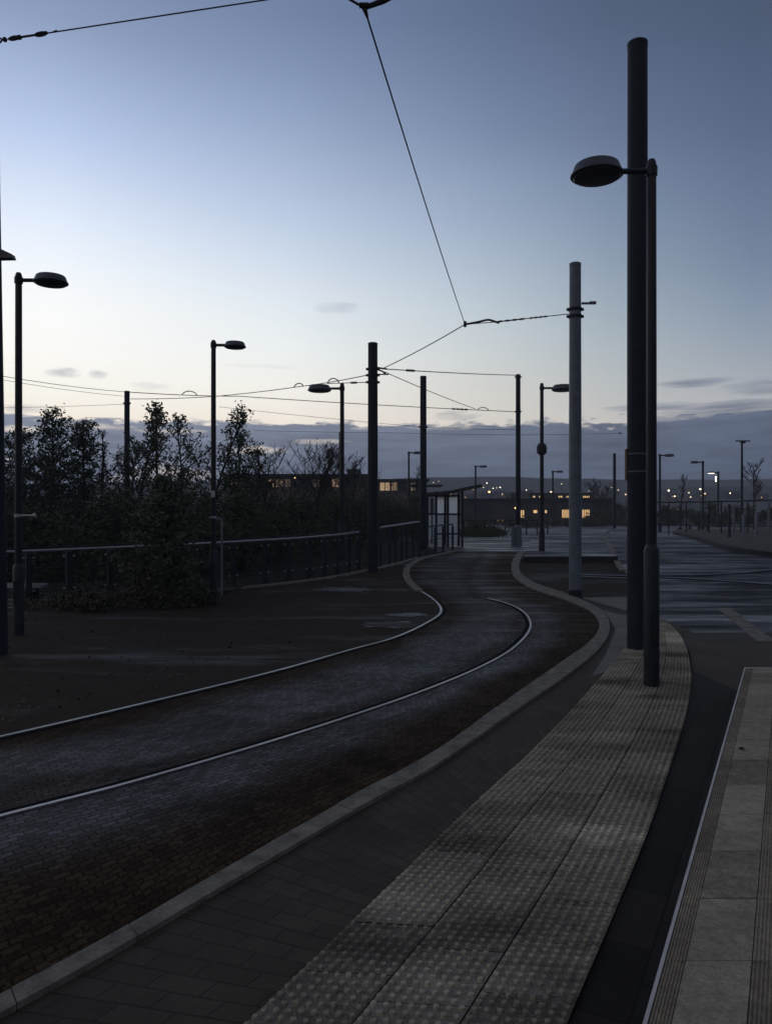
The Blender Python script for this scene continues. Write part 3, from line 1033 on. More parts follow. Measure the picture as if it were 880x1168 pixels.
# ------------------------------------------------------------------ overhead wires
def wire(label, pts, r=0.009, sag=0.0, ins=(), arch=(), group='overhead wires'):
    """pts are world points; ins = fractions where insulators sit; arch = (fraction, size) bent hanger rods"""
    P = []
    for a, b_ in zip(pts, pts[1:]):
        for k in range(12):
            t = k / 12
            p = a.lerp(b_, t)
            p.z -= sag * 4 * t * (1 - t)
            P.append(p)
    P.append(pts[-1].copy())
    root = thing('overhead_wire', label, 'wire', pts[0], group)
    mb = MB(); mb.tube(P, r, 6); part(mb, 'cable', M['wire'], root)
    tot = len(P) - 1
    for f_, L_, rr in ins:
        i = min(tot - 1, int(f_ * tot)); c = P[i].lerp(P[i + 1], f_ * tot - i)
        d = (P[i + 1] - P[i]).normalized()
        mb = MB()
        N = 8
        pth = [c + d * (L_ * (k / N - 0.5)) for k in range(N + 1)]
        mb.tube(pth, [rr * (0.5 if k % 2 == 0 else 1.0) for k in range(N + 1)], 8)
        part(mb, 'insulator', M['wire'], root)
    for f_, L_, hh, rr in arch:
        i = min(tot - 1, int(f_ * tot)); c = P[i].lerp(P[i + 1], f_ * tot - i)
        d = (P[i + 1] - P[i]).normalized()
        mb = MB()
        pth = [c + d * (L_ * (k / 8 - 0.5)) + Vector((0, 0, hh * math.sin(math.pi * k / 8) ** 0.6 if 0 < k < 8 else 0)) for k in range(9)]
        mb.tube(pth, rr, 6)
        part(mb, 'hanger_arm', M['wire'], root)
    return root


ZW = 5.35
def atz(x, y, z):                # the point on that ray at height z
    return at(x, y, (z - CAMH) * F / (CY - y))
J1 = atz(415, 8, ZW)
J2 = atz(530, 370, ZW)
wire('long dark contact wire hanging from the forked clamp down to the far junction', [J1, J2], 0.0075, 0.05)
# forked clamp
t = thing('wire_clamp', 'dark forked clamp where three wires meet high above the tracks', 'clamp', J1)
mb = MB()
mb.tube([J1 + Vector((-0.035, 0, 0.012)), J1 + Vector((0.035, 0, 0.012))], 0.020, 8)
mb.tube([J1, J1 + (J2 - J1).normalized() * 0.12], [0.022, 0.010], 8)
part(mb, 'clamp_body', M['wire'], t)
mb = MB(); e = at(372, -16, J1.y); mb.tube([J1 + Vector((-0.03, 0, 0.012)), e, at(200, -130, J1.y - 0.3)], 0.009, 6); part(mb, 'stay_wire', M['wire'], t)
mb = MB(); e = at(452, -6, J1.y); mb.tube([J1 + Vector((0.02, 0, 0.0)), at(437, 1, J1.y), e, at(640, -120, J1.y - 0.2)], [0.018, 0.022, 0.016, 0.012], 8); part(mb, 'strut', M['wire'], t)
A = at(649, 358, PA.y)
B = at(424, 419, GY(652))
wire('stay wire from the pale galvanised pole to the bent junction rod', [J2, at(562, 367.5, (J2.y + PA.y) / 2), A], 0.0085, 0.0, ((0.62, 0.55, 0.022), (0.8, 0.35, 0.02)))
mb = MB()
t = thing('bent_rod', 'dark bent rod where the long contact wire meets the stay wires', 'rod', J2)
pth = crom([J2, at(544, 367.5, J2.y), at(556, 364.8, J2.y), at(563, 366.5, J2.y), at(569, 368.5, J2.y)], 16)
mb.tube(pth, 0.022, 8); part(mb, 'rod', M['wire'], t)
mb = MB(); mb.tube([J2 + Vector((0, 0, -0.05)), J2 + Vector((0, 0, 0.06))], 0.03, 8); part(mb, 'pin', M['wire'], t)
wire('wire sloping from the bent rod down to the pole in the railing', [J2, at(437, 420, B.y - 0.3)], 0.010, 0.03)
# bracket arms at the railing pole
g425 = onground(425, GY(652))
t = thing('wire_bracket', 'small bracket of short rods on the railing pole where wires fan out', 'bracket', at(432, 423, g425.y))
mb = MB()
mb.tube([at(428, 419, g425.y), at(441, 421, g425.y - 0.1)], 0.022, 6)
mb.tube([at(429, 427, g425.y), at(443, 427, g425.y - 0.1)], 0.016, 6)
mb.tube([at(429, 421, g425.y), at(436, 423.5, g425.y - 0.1), at(440, 427, g425.y - 0.1)], 0.020, 6)
part(mb, 'rods', M['wire'], t)
c5 = GY(622.5)
wire('upper wire between the railing pole and the slim far pole', [at(441, 421, g425.y), at(589, 428, c5)], 0.0125, 0.02, ((0.13, 0.5, 0.035),))
wire('thin wire slanting down from the railing pole to a hooked hanger', [at(438, 424, g425.y), at(542, 466.5, c5 - 1.0)], 0.0095, 0.03)
wire('lower wire from the slim far pole running left past the railing pole', [at(588.5, 469.7, c5), at(273, 452, 24.5), at(145, 447, 23.5)], 0.0125, 0.03, ((0.11, 0.6, 0.035),), ((0.065, 0.42, 0.10, 0.014), (0.727, 0.47, 0.13, 0.016)))
wire('wire from the railing pole to the left with two arched hangers', [at(418, 428, g425.y), at(341, 441, 20.5), at(240, 452.5, 22.5), at(149, 455, 23.5)], 0.0105, 0.02, (), ((0.335, 0.33, 0.09, 0.014),))
wire('short stay wire with an arched hanger above the left turned lamp head', [at(419, 436, g425.y), at(389, 437, 20.0), at(374, 437.5, 20.4)], 0.011, 0.0, ((0.25, 0.45, 0.03),), ((0.80, 0.5, 0.13, 0.015),))
wire('faint wire over the conifer tops at far left, upper of two', [at(-20, 425, 18), at(143, 447, 23.5)], 0.008, 0.05)
wire('faint wire over the conifer tops at far left, lower of two', [at(-20, 429, 19), at(143, 452, 23.5)], 0.006, 0.05)
wire('very thin wire before the cloud bank between bare tree and collared pole', [at(250, 464, 34), at(480, 487, 36), at(588, 490, 36)], 0.009, 0.03)
wire('very thin wire low across the cloud bank past the railing pole', [at(290, 491, 40), at(440, 493.5, 40), at(590, 496, 40), at(712, 494, 40)], 0.009, 0.02, ((0.985, 0.12, 0.05),))
wire('thin wire over the bushes, level with the tram pole bracket', [at(0, 465, 30), at(143, 461, 23.5)], 0.006, 0.02)
# span wire at the upper left
a0 = at(-3, 46.5, Yl)
a1 = at(305, -0.5, Yl - 0.7)
d = (a1 - a0)
a2 = a0 + d * 3.0
root = wire('span wire climbing from the left edge pole across the upper sky', [a0 + d.normalized() * 0.58, a2], 0.0072, 0.0)
dn = d.normalized()
upv = Vector((0, 0, 1))
def loop(c0, L, w, rr):
    m_ = MB()
    P = []
    for k in range(17):
        a = 2 * math.pi * k / 16
        P.append(c0 + dn * (L / 2 * math.cos(a)) + upv * (w * math.sin(a)))
    m_.tube(P, rr, 6)
    return m_
part(loop(a0 + dn * 0.02, 0.08, 0.026, 0.010), 'hook', M['wire'], root)
m_ = MB(); m_.tube([a0 + dn * (0.07 + 0.012 * k) for k in range(6)], [0.008, 0.020, 0.028, 0.028, 0.020, 0.008], 10); part(m_, 'ball', M['wire'], root)
m_ = loop(a0 + dn * 0.22, 0.14, 0.022, 0.008)
m_.tube([a0 + dn * 0.145, a0 + dn * 0.29], 0.011, 6)
m_.tube([a0 + dn * 0.275, a0 + dn * 0.30], 0.026, 8)
part(m_, 'turnbuckle', M['wire'], root)
m_ = MB(); m_.tube([a0 + dn * 0.29, a0 + dn * 0.50], 0.012, 8); part(m_, 'rod', M['wire'], root)
m_ = loop(a0 + dn * 0.56, 0.15, 0.022, 0.009)
for k in range(5):
    m_.tube([a0 + dn * (0.51 + 0.028 * k) + upv * 0.006, a0 + dn * (0.525 + 0.028 * k) + upv * 0.006], 0.018, 7)
m_.tube([a0 + dn * 0.62, a0 + dn * 0.70, a0 + dn * 0.76 + upv * 0.016], 0.007, 6)
part(m_, 'cable_grip', M['wire'], root)

# ------------------------------------------------------------------ railings
def railing(label, base_px, Yh, post_idx=None, rails=(0.98, 0.62, 0.22), post=0.06, step=None, hand=True, glass=False, group='railings behind the track'):
    P = [Vector(p) for p in base_px]
    t = thing('railing', label, 'railing', P[0], group)
    top = Yh
    mb = MB(); mb.tube([p + Vector((0, 0, top)) for p in P], 0.024, 10); part(mb, 'handrail', M['handrail'] if hand else M['black'], t)
    for z in rails:
        mb = MB(); mb.tube([p + Vector((0, 0, z)) for p in P], 0.011, 6); part(mb, 'wire_rail', M['black'], t)
    for i, p in enumerate(P):
        if post_idx is not None and i not in post_idx:
            continue
        d = (P[min(i + 1, len(P) - 1)] - P[max(i - 1, 0)]).normalized()
        rz = math.atan2(d.y, d.x)
        mb = MB()
        mb.box(p + Vector((0, 0, top / 2 - 0.03)), (0.10 if glass else 0.06, 0.05, top - 0.02), rz)
        mb.box(p + Vector((0, 0, 0.012)), (0.09, 0.14, 0.02), rz)
        po = part(mb, 'post', M['black'], t)
        if glass:
            for z in (top - 0.12, 0.24):
                for s in (-1, 1):
                    m2 = MB(); c = p + d * (s * 0.085) + Vector((0, 0, z)); m2.tube([c + Vector((0, -0.03, 0)), c + Vector((0, 0.03, 0))], 0.015, 8)
                    sub(m2, 'clamp', M['handrail'], po)
    return t


fp = [(-70, 699), (-20, 694.5), (33, 690), (79, 686), (126, 682), (172, 678), (220, 674), (266, 670), (302, 666.3), (329, 664), (353, 661), (370, 658.5), (385, 656.5), (398, 654), (409, 651.5)]
railing('dark railing with steel handrail and clamped posts along the track, long section', [G(x, y) for x, y in fp], 0.93, glass=True)
fp = [(434, 645.5), (444, 643), (451, 641.5), (458, 639.5), (464, 638), (471, 636), (478, 634.5)]
railing('short dark railing between the railing pole and the shelter', [G(x, y) for x, y in fp], 0.96, rails=(0.5,))
bk = [onground(x, Y) for x, Y in ((262, 22.5), (285, 22.8), (310, 23.1), (336, 23.5), (364, 24.0), (392, 24.6), (420, 25.2), (446, 26), (480, 27))]
railing('thin dark railing farther back in front of the bushes', bk, 0.62 + 0.2, rails=(0.45,), hand=False)
sr = [G(x, y) for x, y in ((487, 633), (496, 631), (505, 629.5), (516, 628))]
railing('waist high dark railing in front of the shelter', sr, 0.80, rails=(0.4,), hand=False)
# low kerb strip under the railing
kp = curve2([(-70, 702), (79, 689), (266, 672.5), (370, 660.5), (440, 647), (478, 637)], 60)
kerb_line('railing_kerb', offset(kp, -0.09), offset(kp, 0.05), 0.03, 0.9, M['kerb'])
# slender hooked post beside the bush lamp
g = onground(253, 14.6)
t = thing('hooked_post', 'slim pale post with a hooked top right of the sticker lamp', 'post', g)
zt = at(0, 592, 14.6).z
mb = MB(); mb.tube([g, (g.x, g.y, zt - 0.05), (g.x - 0.01, g.y, zt), (g.x - 0.06, g.y, zt + 0.02), (g.x - 0.10, g.y, zt - 0.02)], [0.022, 0.02, 0.018, 0.016, 0.014], 8)
part(mb, 'post', M['galv'], t)
# low bench behind the railing at the far left
by = 13.6
g = onground(20, by)
t = thing('bench', 'low dark backless bench on a pale slab behind the left railing', 'bench', g)
mb = MB(); mb.box((g.x, g.y, 0.30), (0.95, 0.34, 0.05)); mb.box((g.x, g.y - 0.13, 0.345), (0.95, 0.03, 0.03)); part(mb, 'seat', M['handrail'], t)
for s in (-1, 1):
    mb = MB(); mb.box((g.x + s * 0.28, g.y, 0.14), (0.10, 0.26, 0.27)); part(mb, 'leg', M['black'], t)
sheet('bench_slab', [(g.x - 1.2, g.y - 0.5), (g.x + 0.9, g.y - 0.45), (g.x + 1.0, g.y + 0.35), (g.x - 1.2, g.y + 0.5)], M['pale_pave'], 0.012)

# ------------------------------------------------------------------ shelter
Ys = 26.5
g = onground(506, Ys)
gzs = g.z
t = thing('tram_shelter', 'small glass tram shelter with a dark upswept roof beside the track', 'shelter', g)
kx = Ys / F
def sx_(px): return (px - CX) * kx
def sz_(py): return CAMH + (CY - py) * kx
mb = MB()
prof = [(484, 563), (497, 562), (509, 561), (525, 557.5), (546, 553.2)]
i0 = len(mb.v)
for px, py in prof:
    for dy in (-0.75, 0.85):
        for dz in (0.0, 0.11):
            mb.v.append((sx_(px), Ys + dy, sz_(py) - 0.10 + dz))
for i in range(len(prof) - 1):
    q = i0 + i * 4
    for a, b_, c, d_ in ((0, 2, 6, 4), (1, 5, 7, 3), (0, 4, 5, 1), (2, 3, 7, 6)):
        mb.f.append((q + a, q + b_, q + c, q + d_))
e = i0 + (len(prof) - 1) * 4
mb.f += [(i0, i0 + 1, i0 + 3, i0 + 2), (e, e + 2, e + 3, e + 1)]
part(mb, 'roof', M['roof'], t)
for px, dy in ((488, 0.6), (496, -0.55), (509, -0.55), (525, -0.55), (509, 0.7), (525, 0.7)):
    mb = MB(); mb.box((sx_(px), Ys + dy, (gzs + sz_(561)) / 2), (0.075, 0.075, sz_(561) - gzs)); part(mb, 'post', M['black'], t)
mb = MB()
mb.box(((sx_(496) + sx_(525)) / 2, Ys - 0.55, sz_(586.5)), (sx_(525) - sx_(496) - 0.08, 0.05, 0.06))
mb.box(((sx_(488) + sx_(525)) / 2, Ys + 0.66, sz_(586.5)), (sx_(525) - sx_(488) - 0.08, 0.05, 0.06))
mb.box(((sx_(488) + sx_(525)) / 2, Ys + 0.66, sz_(565)), (sx_(525) - sx_(488) - 0.08, 0.05, 0.06))
part(mb, 'crossbar', M['black'], t)
for a, b_ in ((490, 508), (510, 524)):
    for c0, c1 in ((587.5, 617),):
        mb = MB(); mb.quad([(sx_(a), Ys + 0.72, sz_(c1)), (sx_(b_), Ys + 0.72, sz_(c1)), (sx_(b_), Ys + 0.72, sz_(c0)), (sx_(a), Ys + 0.72, sz_(c0))]); part(mb, 'frosted_panel', M['frosted'], t)
for a, b_ in ((497.2, 507.6), (510.6, 523)):
    mb = MB(); mb.quad([(sx_(a), Ys + 0.60, sz_(585.5)), (sx_(b_), Ys + 0.60, sz_(585.5)), (sx_(b_), Ys + 0.60, sz_(565.5)), (sx_(a), Ys + 0.60, sz_(565.5))]); part(mb, 'poster_panel', M['poster'], t)
mb = MB(); mb.box(((sx_(496) + sx_(524)) / 2, Ys + 0.35, gzs + 0.42), (sx_(524) - sx_(496), 0.28, 0.05)); part(mb, 'seat', M['black'], t)
mb = MB(); mb.box((sx_(492), Ys - 0.1, (gzs + sz_(565)) / 2), (0.02, 1.1, sz_(565) - gzs - 0.2)); part(mb, 'side_panel', M['glass'], t)

# ------------------------------------------------------------------ posts and tall fence on the right
for i, (px, Y, ty, w, mat, lab) in enumerate((
        (775, 48, 601, 3.4, 'black', 'short dark bollard at the far left end of the row'),
        (786, 47, 600, 3.4, 'black', 'second short dark bollard in the row by the road'),
        (796.5, 46, 599, 3.4, 'black', 'short dark bollard just left of the unlit distant lamp'),
        (806, 44, 599, 3.4, 'black', 'short dark bollard just right of the unlit distant lamp'),
        (847.5, 33, 586, 3.6, 'galv', 'grey steel post next to the thin mast'),
        (862, 33, 585, 3.8, 'galv', 'stout grey steel post right of the mast'),
        (831, 32, 575, 3.2, 'black', 'tall dark post paired with a pale one by the road'),
        (836, 31.5, 575, 2.2, 'galv', 'tall pale post paired with a dark one by the road'))):
    g = onground(px, Y, 0.13)
    k = Y / F
    t = thing('bollard' if Y > 40 else 'steel_post', lab, 'bollard' if Y > 40 else 'post', g, 'posts on the right pavement')
    zt = at(0, ty, Y).z - g.z
    mb = MB(); mb.lathe(g, [(w / 2 * k, -0.05), (w / 2 * k, zt - 0.06), (w / 2 * k * 0.7, zt)], 12); part(mb, 'shaft', M[mat], t)
    mb = MB(); mb.lathe(g, [(w / 2 * k * 1.5, 0), (w / 2 * k * 1.5, 0.03), (w / 2 * k, 0.06)], 12); part(mb, 'foot', M[mat], t)
Yf = 38.0
t = thing('tall_fence', 'tall thin dark fence with a top rail across the right background', 'fence', onground(800, Yf))
zt = at(0, 571.5, Yf).z
mb = MB(); mb.tube([at(746, 573, Yf + 2), at(800, 572.5, Yf + 1), at(880, 570.5, Yf), at(1010, 568, Yf - 2)], 0.035, 8); part(mb, 'top_rail', M['black'], t)
mb = MB(); mb.tube([at(746, 598, Yf + 2), at(800, 600, Yf + 1), at(880, 601, Yf), at(1010, 604, Yf - 2)], 0.025, 8); part(mb, 'lower_rail', M['black'], t)
for px in (746, 762, 782, 808, 822, 852, 876, 905, 950):
    Yp = Yf + 2 - (px - 746) / 264 * 4
    b0 = onground(px, Yp); tp_ = at(px, 573 - (px - 746) / 264 * 5, Yp)
    mb = MB(); mb.tube([b0, tp_], 0.04 if px != 876 else 0.055, 8); part(mb, 'post', M['black'] if px != 876 else M['galv'], t)
fp = [onground(x, Y) for x, Y in ((529, 40), (540, 40), (552, 40), (564, 40), (576, 40), (588, 40), (600, 40), (612, 40), (624, 40))]
railing('low dark railing across the far side of the road beyond the shelter', fp, 0.75, rails=(0.38,), hand=False, post=0.05)

# ------------------------------------------------------------------ trees
def leaf(mb, c, size, rg, flat=0.0):
    d = Vector((rg.gauss(0, 1), rg.gauss(0, 1), rg.gauss(0, 1) * (1 - flat))).normalized()
    u = d.orthogonal().normalized()
    w = d.cross(u)
    s = size * rg.uniform(0.6, 1.25)
    mb.quad([c - d * s * 0.5, c + u * s * 0.28, c + d * s * 0.5, c - u * s * 0.28 + w * s * 0.1])


def limb(mb, p, d, L, r, rg, n=5, wob=0.16, lift=0.05):
    P = [p.copy()]
    d = d.normalized()
    for k in range(n):
        d = (d + Vector((rg.gauss(0, wob), rg.gauss(0, wob), rg.gauss(0, wob) + lift))).normalized()
        P.append(P[-1] + d * (L / n))
    mb.tube(P, [r * (1 - 0.75 * k / n) for k in range(n + 1)], 5, False)
    return P, d


def pick(P, t):
    f = t * (len(P) - 1)
    i = min(len(P) - 2, int(f))
    return P[i].lerp(P[i + 1], f - i)


def leafy_tree(label, px, Y, topy, hwpx, seed, dens=1.0, cat='tree', group='trees behind the railing', stems=1, size=0.085):
    rg = random.Random(seed)
    g = onground(px, Y)
    H = at(0, topy, Y).z - g.z
    Wd = hwpx / F * Y
    t = thing('leafy_tree', label, cat, g, group)
    tr, cr = MB(), MB()
    for st in range(stems):
        b0 = g + Vector((rg.uniform(-.25, .25), rg.uniform(-.2, .2), -0.05))
        P, d = limb(tr, b0, Vector((rg.uniform(-.10, .10), rg.uniform(-.1, .1), 1)), H * rg.uniform(0.88, 1.0), 0.055, rg, 10, 0.05, 0.02)
        for k in range(22):
            f_ = 0.14 + 0.84 * k / 21
            p = pick(P, f_)
            a = rg.uniform(0, 6.28)
            reach = Wd * (1.15 - 0.85 * f_ ** 1.5) * rg.uniform(0.55, 1.15)
            Q, d2 = limb(tr, p, Vector((math.cos(a), math.sin(a), 0.75 + 0.5 * f_)), reach * 1.25, 0.020, rg, 5, 0.14, 0.08)
            nl = int((88 if f_ < 0.45 else 42 if f_ < .7 else 21) * dens)
            for _ in range(4):
                q0 = pick(Q, rg.uniform(0.3, 0.9))
                aa = rg.uniform(0, 6.28)
                Q2, _d = limb(tr, q0, Vector((math.cos(aa), math.sin(aa), 0.9)), reach * 0.55, 0.011, rg, 4, 0.2, 0.06)
                for _ in range(nl // 5):
                    c = pick(Q2, rg.uniform(0.2, 1)) + Vector((rg.gauss(0, .07), rg.gauss(0, .07), rg.gauss(0, .07)))
                    leaf(cr, c, size, rg)
                if f_ > 0.7 or rg.random() < 0.35:
                    for _ in range(8):
                        leaf(cr, Q2[-1] + Vector((rg.gauss(0, .05), rg.gauss(0, .05), rg.gauss(0, .05))), size, rg)
            for _ in range(nl // 4):
                c = pick(Q, rg.uniform(0.15, 1)) + Vector((rg.gauss(0, .09), rg.gauss(0, .09), rg.gauss(0, .09)))
                leaf(cr, c, size, rg)
        for _ in range(26):
            leaf(cr, P[-1] + Vector((rg.gauss(0, .06), rg.gauss(0, .06), rg.gauss(-.03, .06))), size, rg)
    part(tr, 'trunk', M['bark'], t)
    part(cr, 'crown', M['leaf'], t)
    return t


def conifer(label, px, Y, topy, hwpx, seed, dens=1.0, group='trees behind the railing'):
    rg = random.Random(seed)
    g = onground(px, Y)
    H = at(0, topy, Y).z - g.z
    Wd = hwpx / F * Y
    t = thing('conifer_tree', label, 'tree', g, group)
    tr, cr = MB(), MB()
    tr.tube([g + Vector((0, 0, -.05)), g + Vector((0.02, 0, H * .5)), g + Vector((0, 0, H))], [0.07, 0.04, 0.008], 7)
    h = 0.25
    while h < H - 0.08:
        f_ = h / H
        reach = Wd * (1 - f_) ** 0.62 * rg.uniform(0.6, 1.35) + 0.05
        nb = rg.randint(5, 7) if f_ < 0.85 else 4
        a0 = rg.uniform(0, 6.28)
        for k in range(nb):
            a = a0 + 6.28 * k / nb + rg.uniform(-.3, .3)
            L_ = reach * rg.uniform(0.7, 1.2)
            P, d = limb(tr, g + Vector((0, 0, h + rg.uniform(-.08, .08))), Vector((math.cos(a), math.sin(a), 0.25 + 0.45 * f_)), L_, 0.012, rg, 4, 0.10, 0.05)
            m_ = int(52 * dens * (0.2 + L_))
            for _ in range(m_):
                f2 = rg.uniform(0.1, 1.0) ** 0.8
                c = pick(P, f2) + Vector((rg.gauss(0, .05 + .05 * (1 - f2)), rg.gauss(0, .07), rg.gauss(0, .045)))
                leaf(cr, c, 0.078, rg, 0.2)
        h += 0.17 if f_ < 0.8 else 0.13
    part(tr, 'trunk', M['bark'], t)
    part(cr, 'crown', M['needle'], t)
    return t


def bare_tree(label, px, Y, topy, hwpx, seed, spread=0.5, name='bare_tree', group='bare trees', rmin=0.006, low=0.12, mat='bark', nl=14, trunk=0.055):
    rg = random.Random(seed)
    g = onground(px, Y)
    H = at(0, topy, Y).z - g.z
    Wd = hwpx / F * Y
    t = thing(name, label, 'tree', g, group)
    tr, cr = MB(), MB()
    P, d = limb(tr, g + Vector((0, 0, -.05)), Vector((rg.uniform(-.05, .05), 0, 1)), H * 0.9, trunk, rg, 8, 0.05, 0.02)
    for k in range(nl):
        f_ = low + (0.95 - low) * k / (nl - 1)
        p = pick(P, f_)
        a = rg.uniform(0, 6.28)
        up = (1.2 if spread < 0.4 else 0.8)
        L_ = max(0.25, min((H - (p.z - g.z)) * 1.05, Wd * 1.6)) * rg.uniform(0.7, 1.0)
        Q, d2 = limb(cr, p, Vector((math.cos(a) * spread * 1.6, math.sin(a) * spread * 1.6, up)), L_, max(rmin * 2.0, 0.016), rg, 6, 0.10, 0.05)
        for j in range(7):
            q0 = pick(Q, rg.uniform(0.25, 0.95))
            aa = rg.uniform(0, 6.28)
            Q2, d3 = limb(cr, q0, Vector((math.cos(aa) * .8, math.sin(aa) * .8, 0.9)), L_ * rg.uniform(.25, .5), rmin * 1.3, rg, 4, 0.14, 0.05)
            for i in range(3):
                q1 = pick(Q2, rg.uniform(0.3, 0.9))
                ab = rg.uniform(0, 6.28)
                limb(cr, q1, Vector((math.cos(ab), math.sin(ab), 0.8)), L_ * rg.uniform(.10, .22), rmin, rg, 3, 0.15, 0.05)
    part(tr, 'trunk', M[mat], t)
    part(cr, 'crown', M[mat], t)
    return t


def bush(label, px, Y, topy, hwpx, seed, n=2200, mat='leaf', size=0.10, name='bush', group='bushes behind the railing', dp=0.7):
    rg = random.Random(seed)
    g = onground(px, Y)
    H = at(0, topy, Y).z - g.z
    Wd = hwpx / F * Y
    t = thing(name, label, 'bush', g, group)
    tr, cr = MB(), MB()
    cl = []
    for k in range(26):
        a = rg.uniform(0, 6.28); rr = math.sqrt(rg.random())
        hh = H * (1 - 0.55 * rr ** 2) * rg.uniform(0.35, 1.0)
        c = g + Vector((math.cos(a) * rr * Wd * .85, math.sin(a) * rr * Wd * dp, hh))
        cl.append(c)
        b0 = g + Vector((math.cos(a) * rr * Wd * .2, math.sin(a) * rr * Wd * .2, 0))
        limb(tr, b0, c - b0, (c - b0).length * 1.08, 0.016, rg, 5, 0.06, 0.0)
    s = min(0.34, Wd * 0.36)
    for _ in range(n):
        c = rg.choice(cl)
        p = c + Vector((rg.gauss(0, s * .55), rg.gauss(0, s * .55), rg.gauss(-s * .25, s * .6)))
        if p.z < g.z + 0.02:
            p.z = g.z + rg.uniform(0.02, 0.3)
        leaf(cr, p, size, rg)
    part(tr, 'stems', M['bark'], t)
    part(cr, 'crown', M[mat], t)
    return t


conifer('bushy dark conifer just right of the left edge lamp, pointed tip', 60, 18.5, 468, 62, 11, 1.25)
conifer('dark conifer with two tips between pointed conifer and bare sapling', 95, 19.5, 478, 56, 12, 1.25)
conifer('dark conifer hidden behind the left edge pole and lamp', 24, 20.5, 488, 54, 13, 1.25)
conifer('low dark conifer cut by the left edge of the view', -12, 18, 500, 46, 14, 1.2)
bare_tree('thin bare sapling beside the pole between the trees', 125, 19.5, 484, 16, 21, 0.28, 'bare_sapling', nl=16)
leafy_tree('tall upright leafy tree right of the pole between the trees', 168, 20, 456, 44, 31, 1.3)
leafy_tree('slender leafy tree with a tufted tip, middle of the leafy clump', 198, 19, 451, 30, 32, 0.9)
leafy_tree('leafy tree just left of the sticker lamp', 227, 20.5, 455, 44, 33, 1.3)
leafy_tree('shorter leafy tree just right of the sticker lamp', 268, 20.5, 488, 38, 34, 1.2)
leafy_tree('low leafy tree tucked behind the tall leafy ones', 145, 22.5, 500, 52, 35, 1.3)
leafy_tree('middle height leafy tree filling the clump behind the tufted one', 205, 22, 482, 52, 36, 1.5)
leafy_tree('loose leafy tree between sticker lamp and bare spreading tree', 290, 23, 512, 34, 37, 0.8)
bare_tree('bare spreading tree right of the shorter leafy tree', 297, 21.5, 506, 30, 22, 0.6, nl=20, rmin=0.007)
bare_tree('broad fan shaped bare tree in front of the lit building', 352, 25, 504, 46, 23, 0.46, nl=34, rmin=0.008, low=0.16)
bare_tree('bare tree behind the left turned lamp', 402, 29, 518, 28, 24, 0.5, nl=20, rmin=0.008)
bare_tree('small bare tree by the distant lamp over the lit building', 462, 38, 532, 12, 25, 0.35, nl=12, rmin=0.008)
bd = [(15, 16.5, 560, 48, 'dense dark bush behind the bench at the far left'),
      (70, 17.0, 565, 50, 'dense dark bush below the pointed conifer'),
      (125, 17.0, 558, 46, 'dense dark bush at the foot of the bare sapling'),
      (175, 17.8, 555, 44, 'dense dark bush right behind the big foreground bush'),
      (228, 17.5, 552, 42, 'dense dark bush behind the sticker lamp'),
      (275, 18.5, 552, 36, 'dense dark bush right of the hooked post'),
      (312, 20.0, 560, 34, 'dark bush below the bare spreading tree'),
      (345, 22.0, 561, 36, 'dark bush at the foot of the fan shaped bare tree'),
      (385, 24.0, 556, 32, 'dark bush at the foot of the left turned lamp'),
      (410, 26.0, 558, 30, 'dark bush just left of the railing pole'),
      (450, 29.0, 563, 26, 'dark bush just right of the railing pole'),
      (474, 31.0, 565, 20, 'dark bush left of the shelter')]
for i, (px, Y, ty, hw, lab) in enumerate(bd):
    bush(lab, px, Y, ty, hw, 50 + i, 3600, 'leaf', 0.092)
for i, (px, Y, ty, hw, lab) in enumerate(((272, 27, 540, 20, 'twiggy bush reaching up to the lit windows, right of the sticker lamp'), (318, 29, 548, 20, 'twiggy bush against the lit windows under the bare spreading tree'), (372, 31, 543, 22, 'twiggy bush against the lit windows beside the left turned lamp'),
                                          (405, 33, 536, 20, 'tall twiggy bush hiding the middle of the lit building'), (447, 35, 549, 16, 'twiggy bush before the lit building, right of the railing pole'))):
    bush(lab, px, Y, ty, hw, 150 + i, 800, 'leaf', 0.10, 'bush', 'bushes behind the railing')
# hedge rows farther back, filling the gaps
for i, (px, Y, ty, hw, lab) in enumerate(((40, 26, 556, 90, 'tall dark hedge mass behind the conifers'), (150, 27, 556, 80, 'tall dark hedge mass behind the leafy trees'),
                                          (250, 28, 562, 70, 'dark hedge mass behind the sticker lamp and bushes'), (330, 32, 568, 60, 'low dark hedge before the lit building, left half'), (420, 36, 567, 62, 'low dark hedge before the lit building, right half'))):
    bush(lab, px, Y, ty, hw, 80 + i, 5200, 'leaf', 0.15, 'hedge', 'hedges behind the trees', 0.25)

# foreground evergreen bush with bare shoots, at the railing
fy_ = 13.1
t = conifer('wide dark foreground bush with bare spiky shoots before the railing', 188, fy_, 548, 56, 15, 2.4, None)
t.name = 'foreground_bush'
for c_ in t.children:
    if c_.name.startswith('crown'):
        c_.data.materials[0] = M['bush_needle']
t['category'] = 'bush'
rg = random.Random(3)
g = onground(186, fy_)
sh = MB()
top = at(186, 575, fy_)
for (ex_, ey) in ((202, 541), (221, 563), (170, 566), (181, 552), (213, 572), (160, 575), (192, 556)):
    e = at(ex_, ey, fy_ + rg.uniform(-.2, .2))
    b0 = top + Vector((rg.uniform(-.08, .08), 0, -0.1))
    sh.tube([b0, b0.lerp(e, .5) + Vector((rg.uniform(-.03, .03), 0, .02)), e], [0.012, 0.009, 0.004], 5)
    for q_ in range(3):
        m1 = b0.lerp(e, rg.uniform(.5, .95))
        sh.tube([m1, m1 + Vector((rg.uniform(-.12, .12), rg.uniform(-.05, .05), rg.uniform(.0, .09)))], [0.005, 0.003], 4)
part(sh, 'shoots', M['wood_pale'], t)
lf = MB()
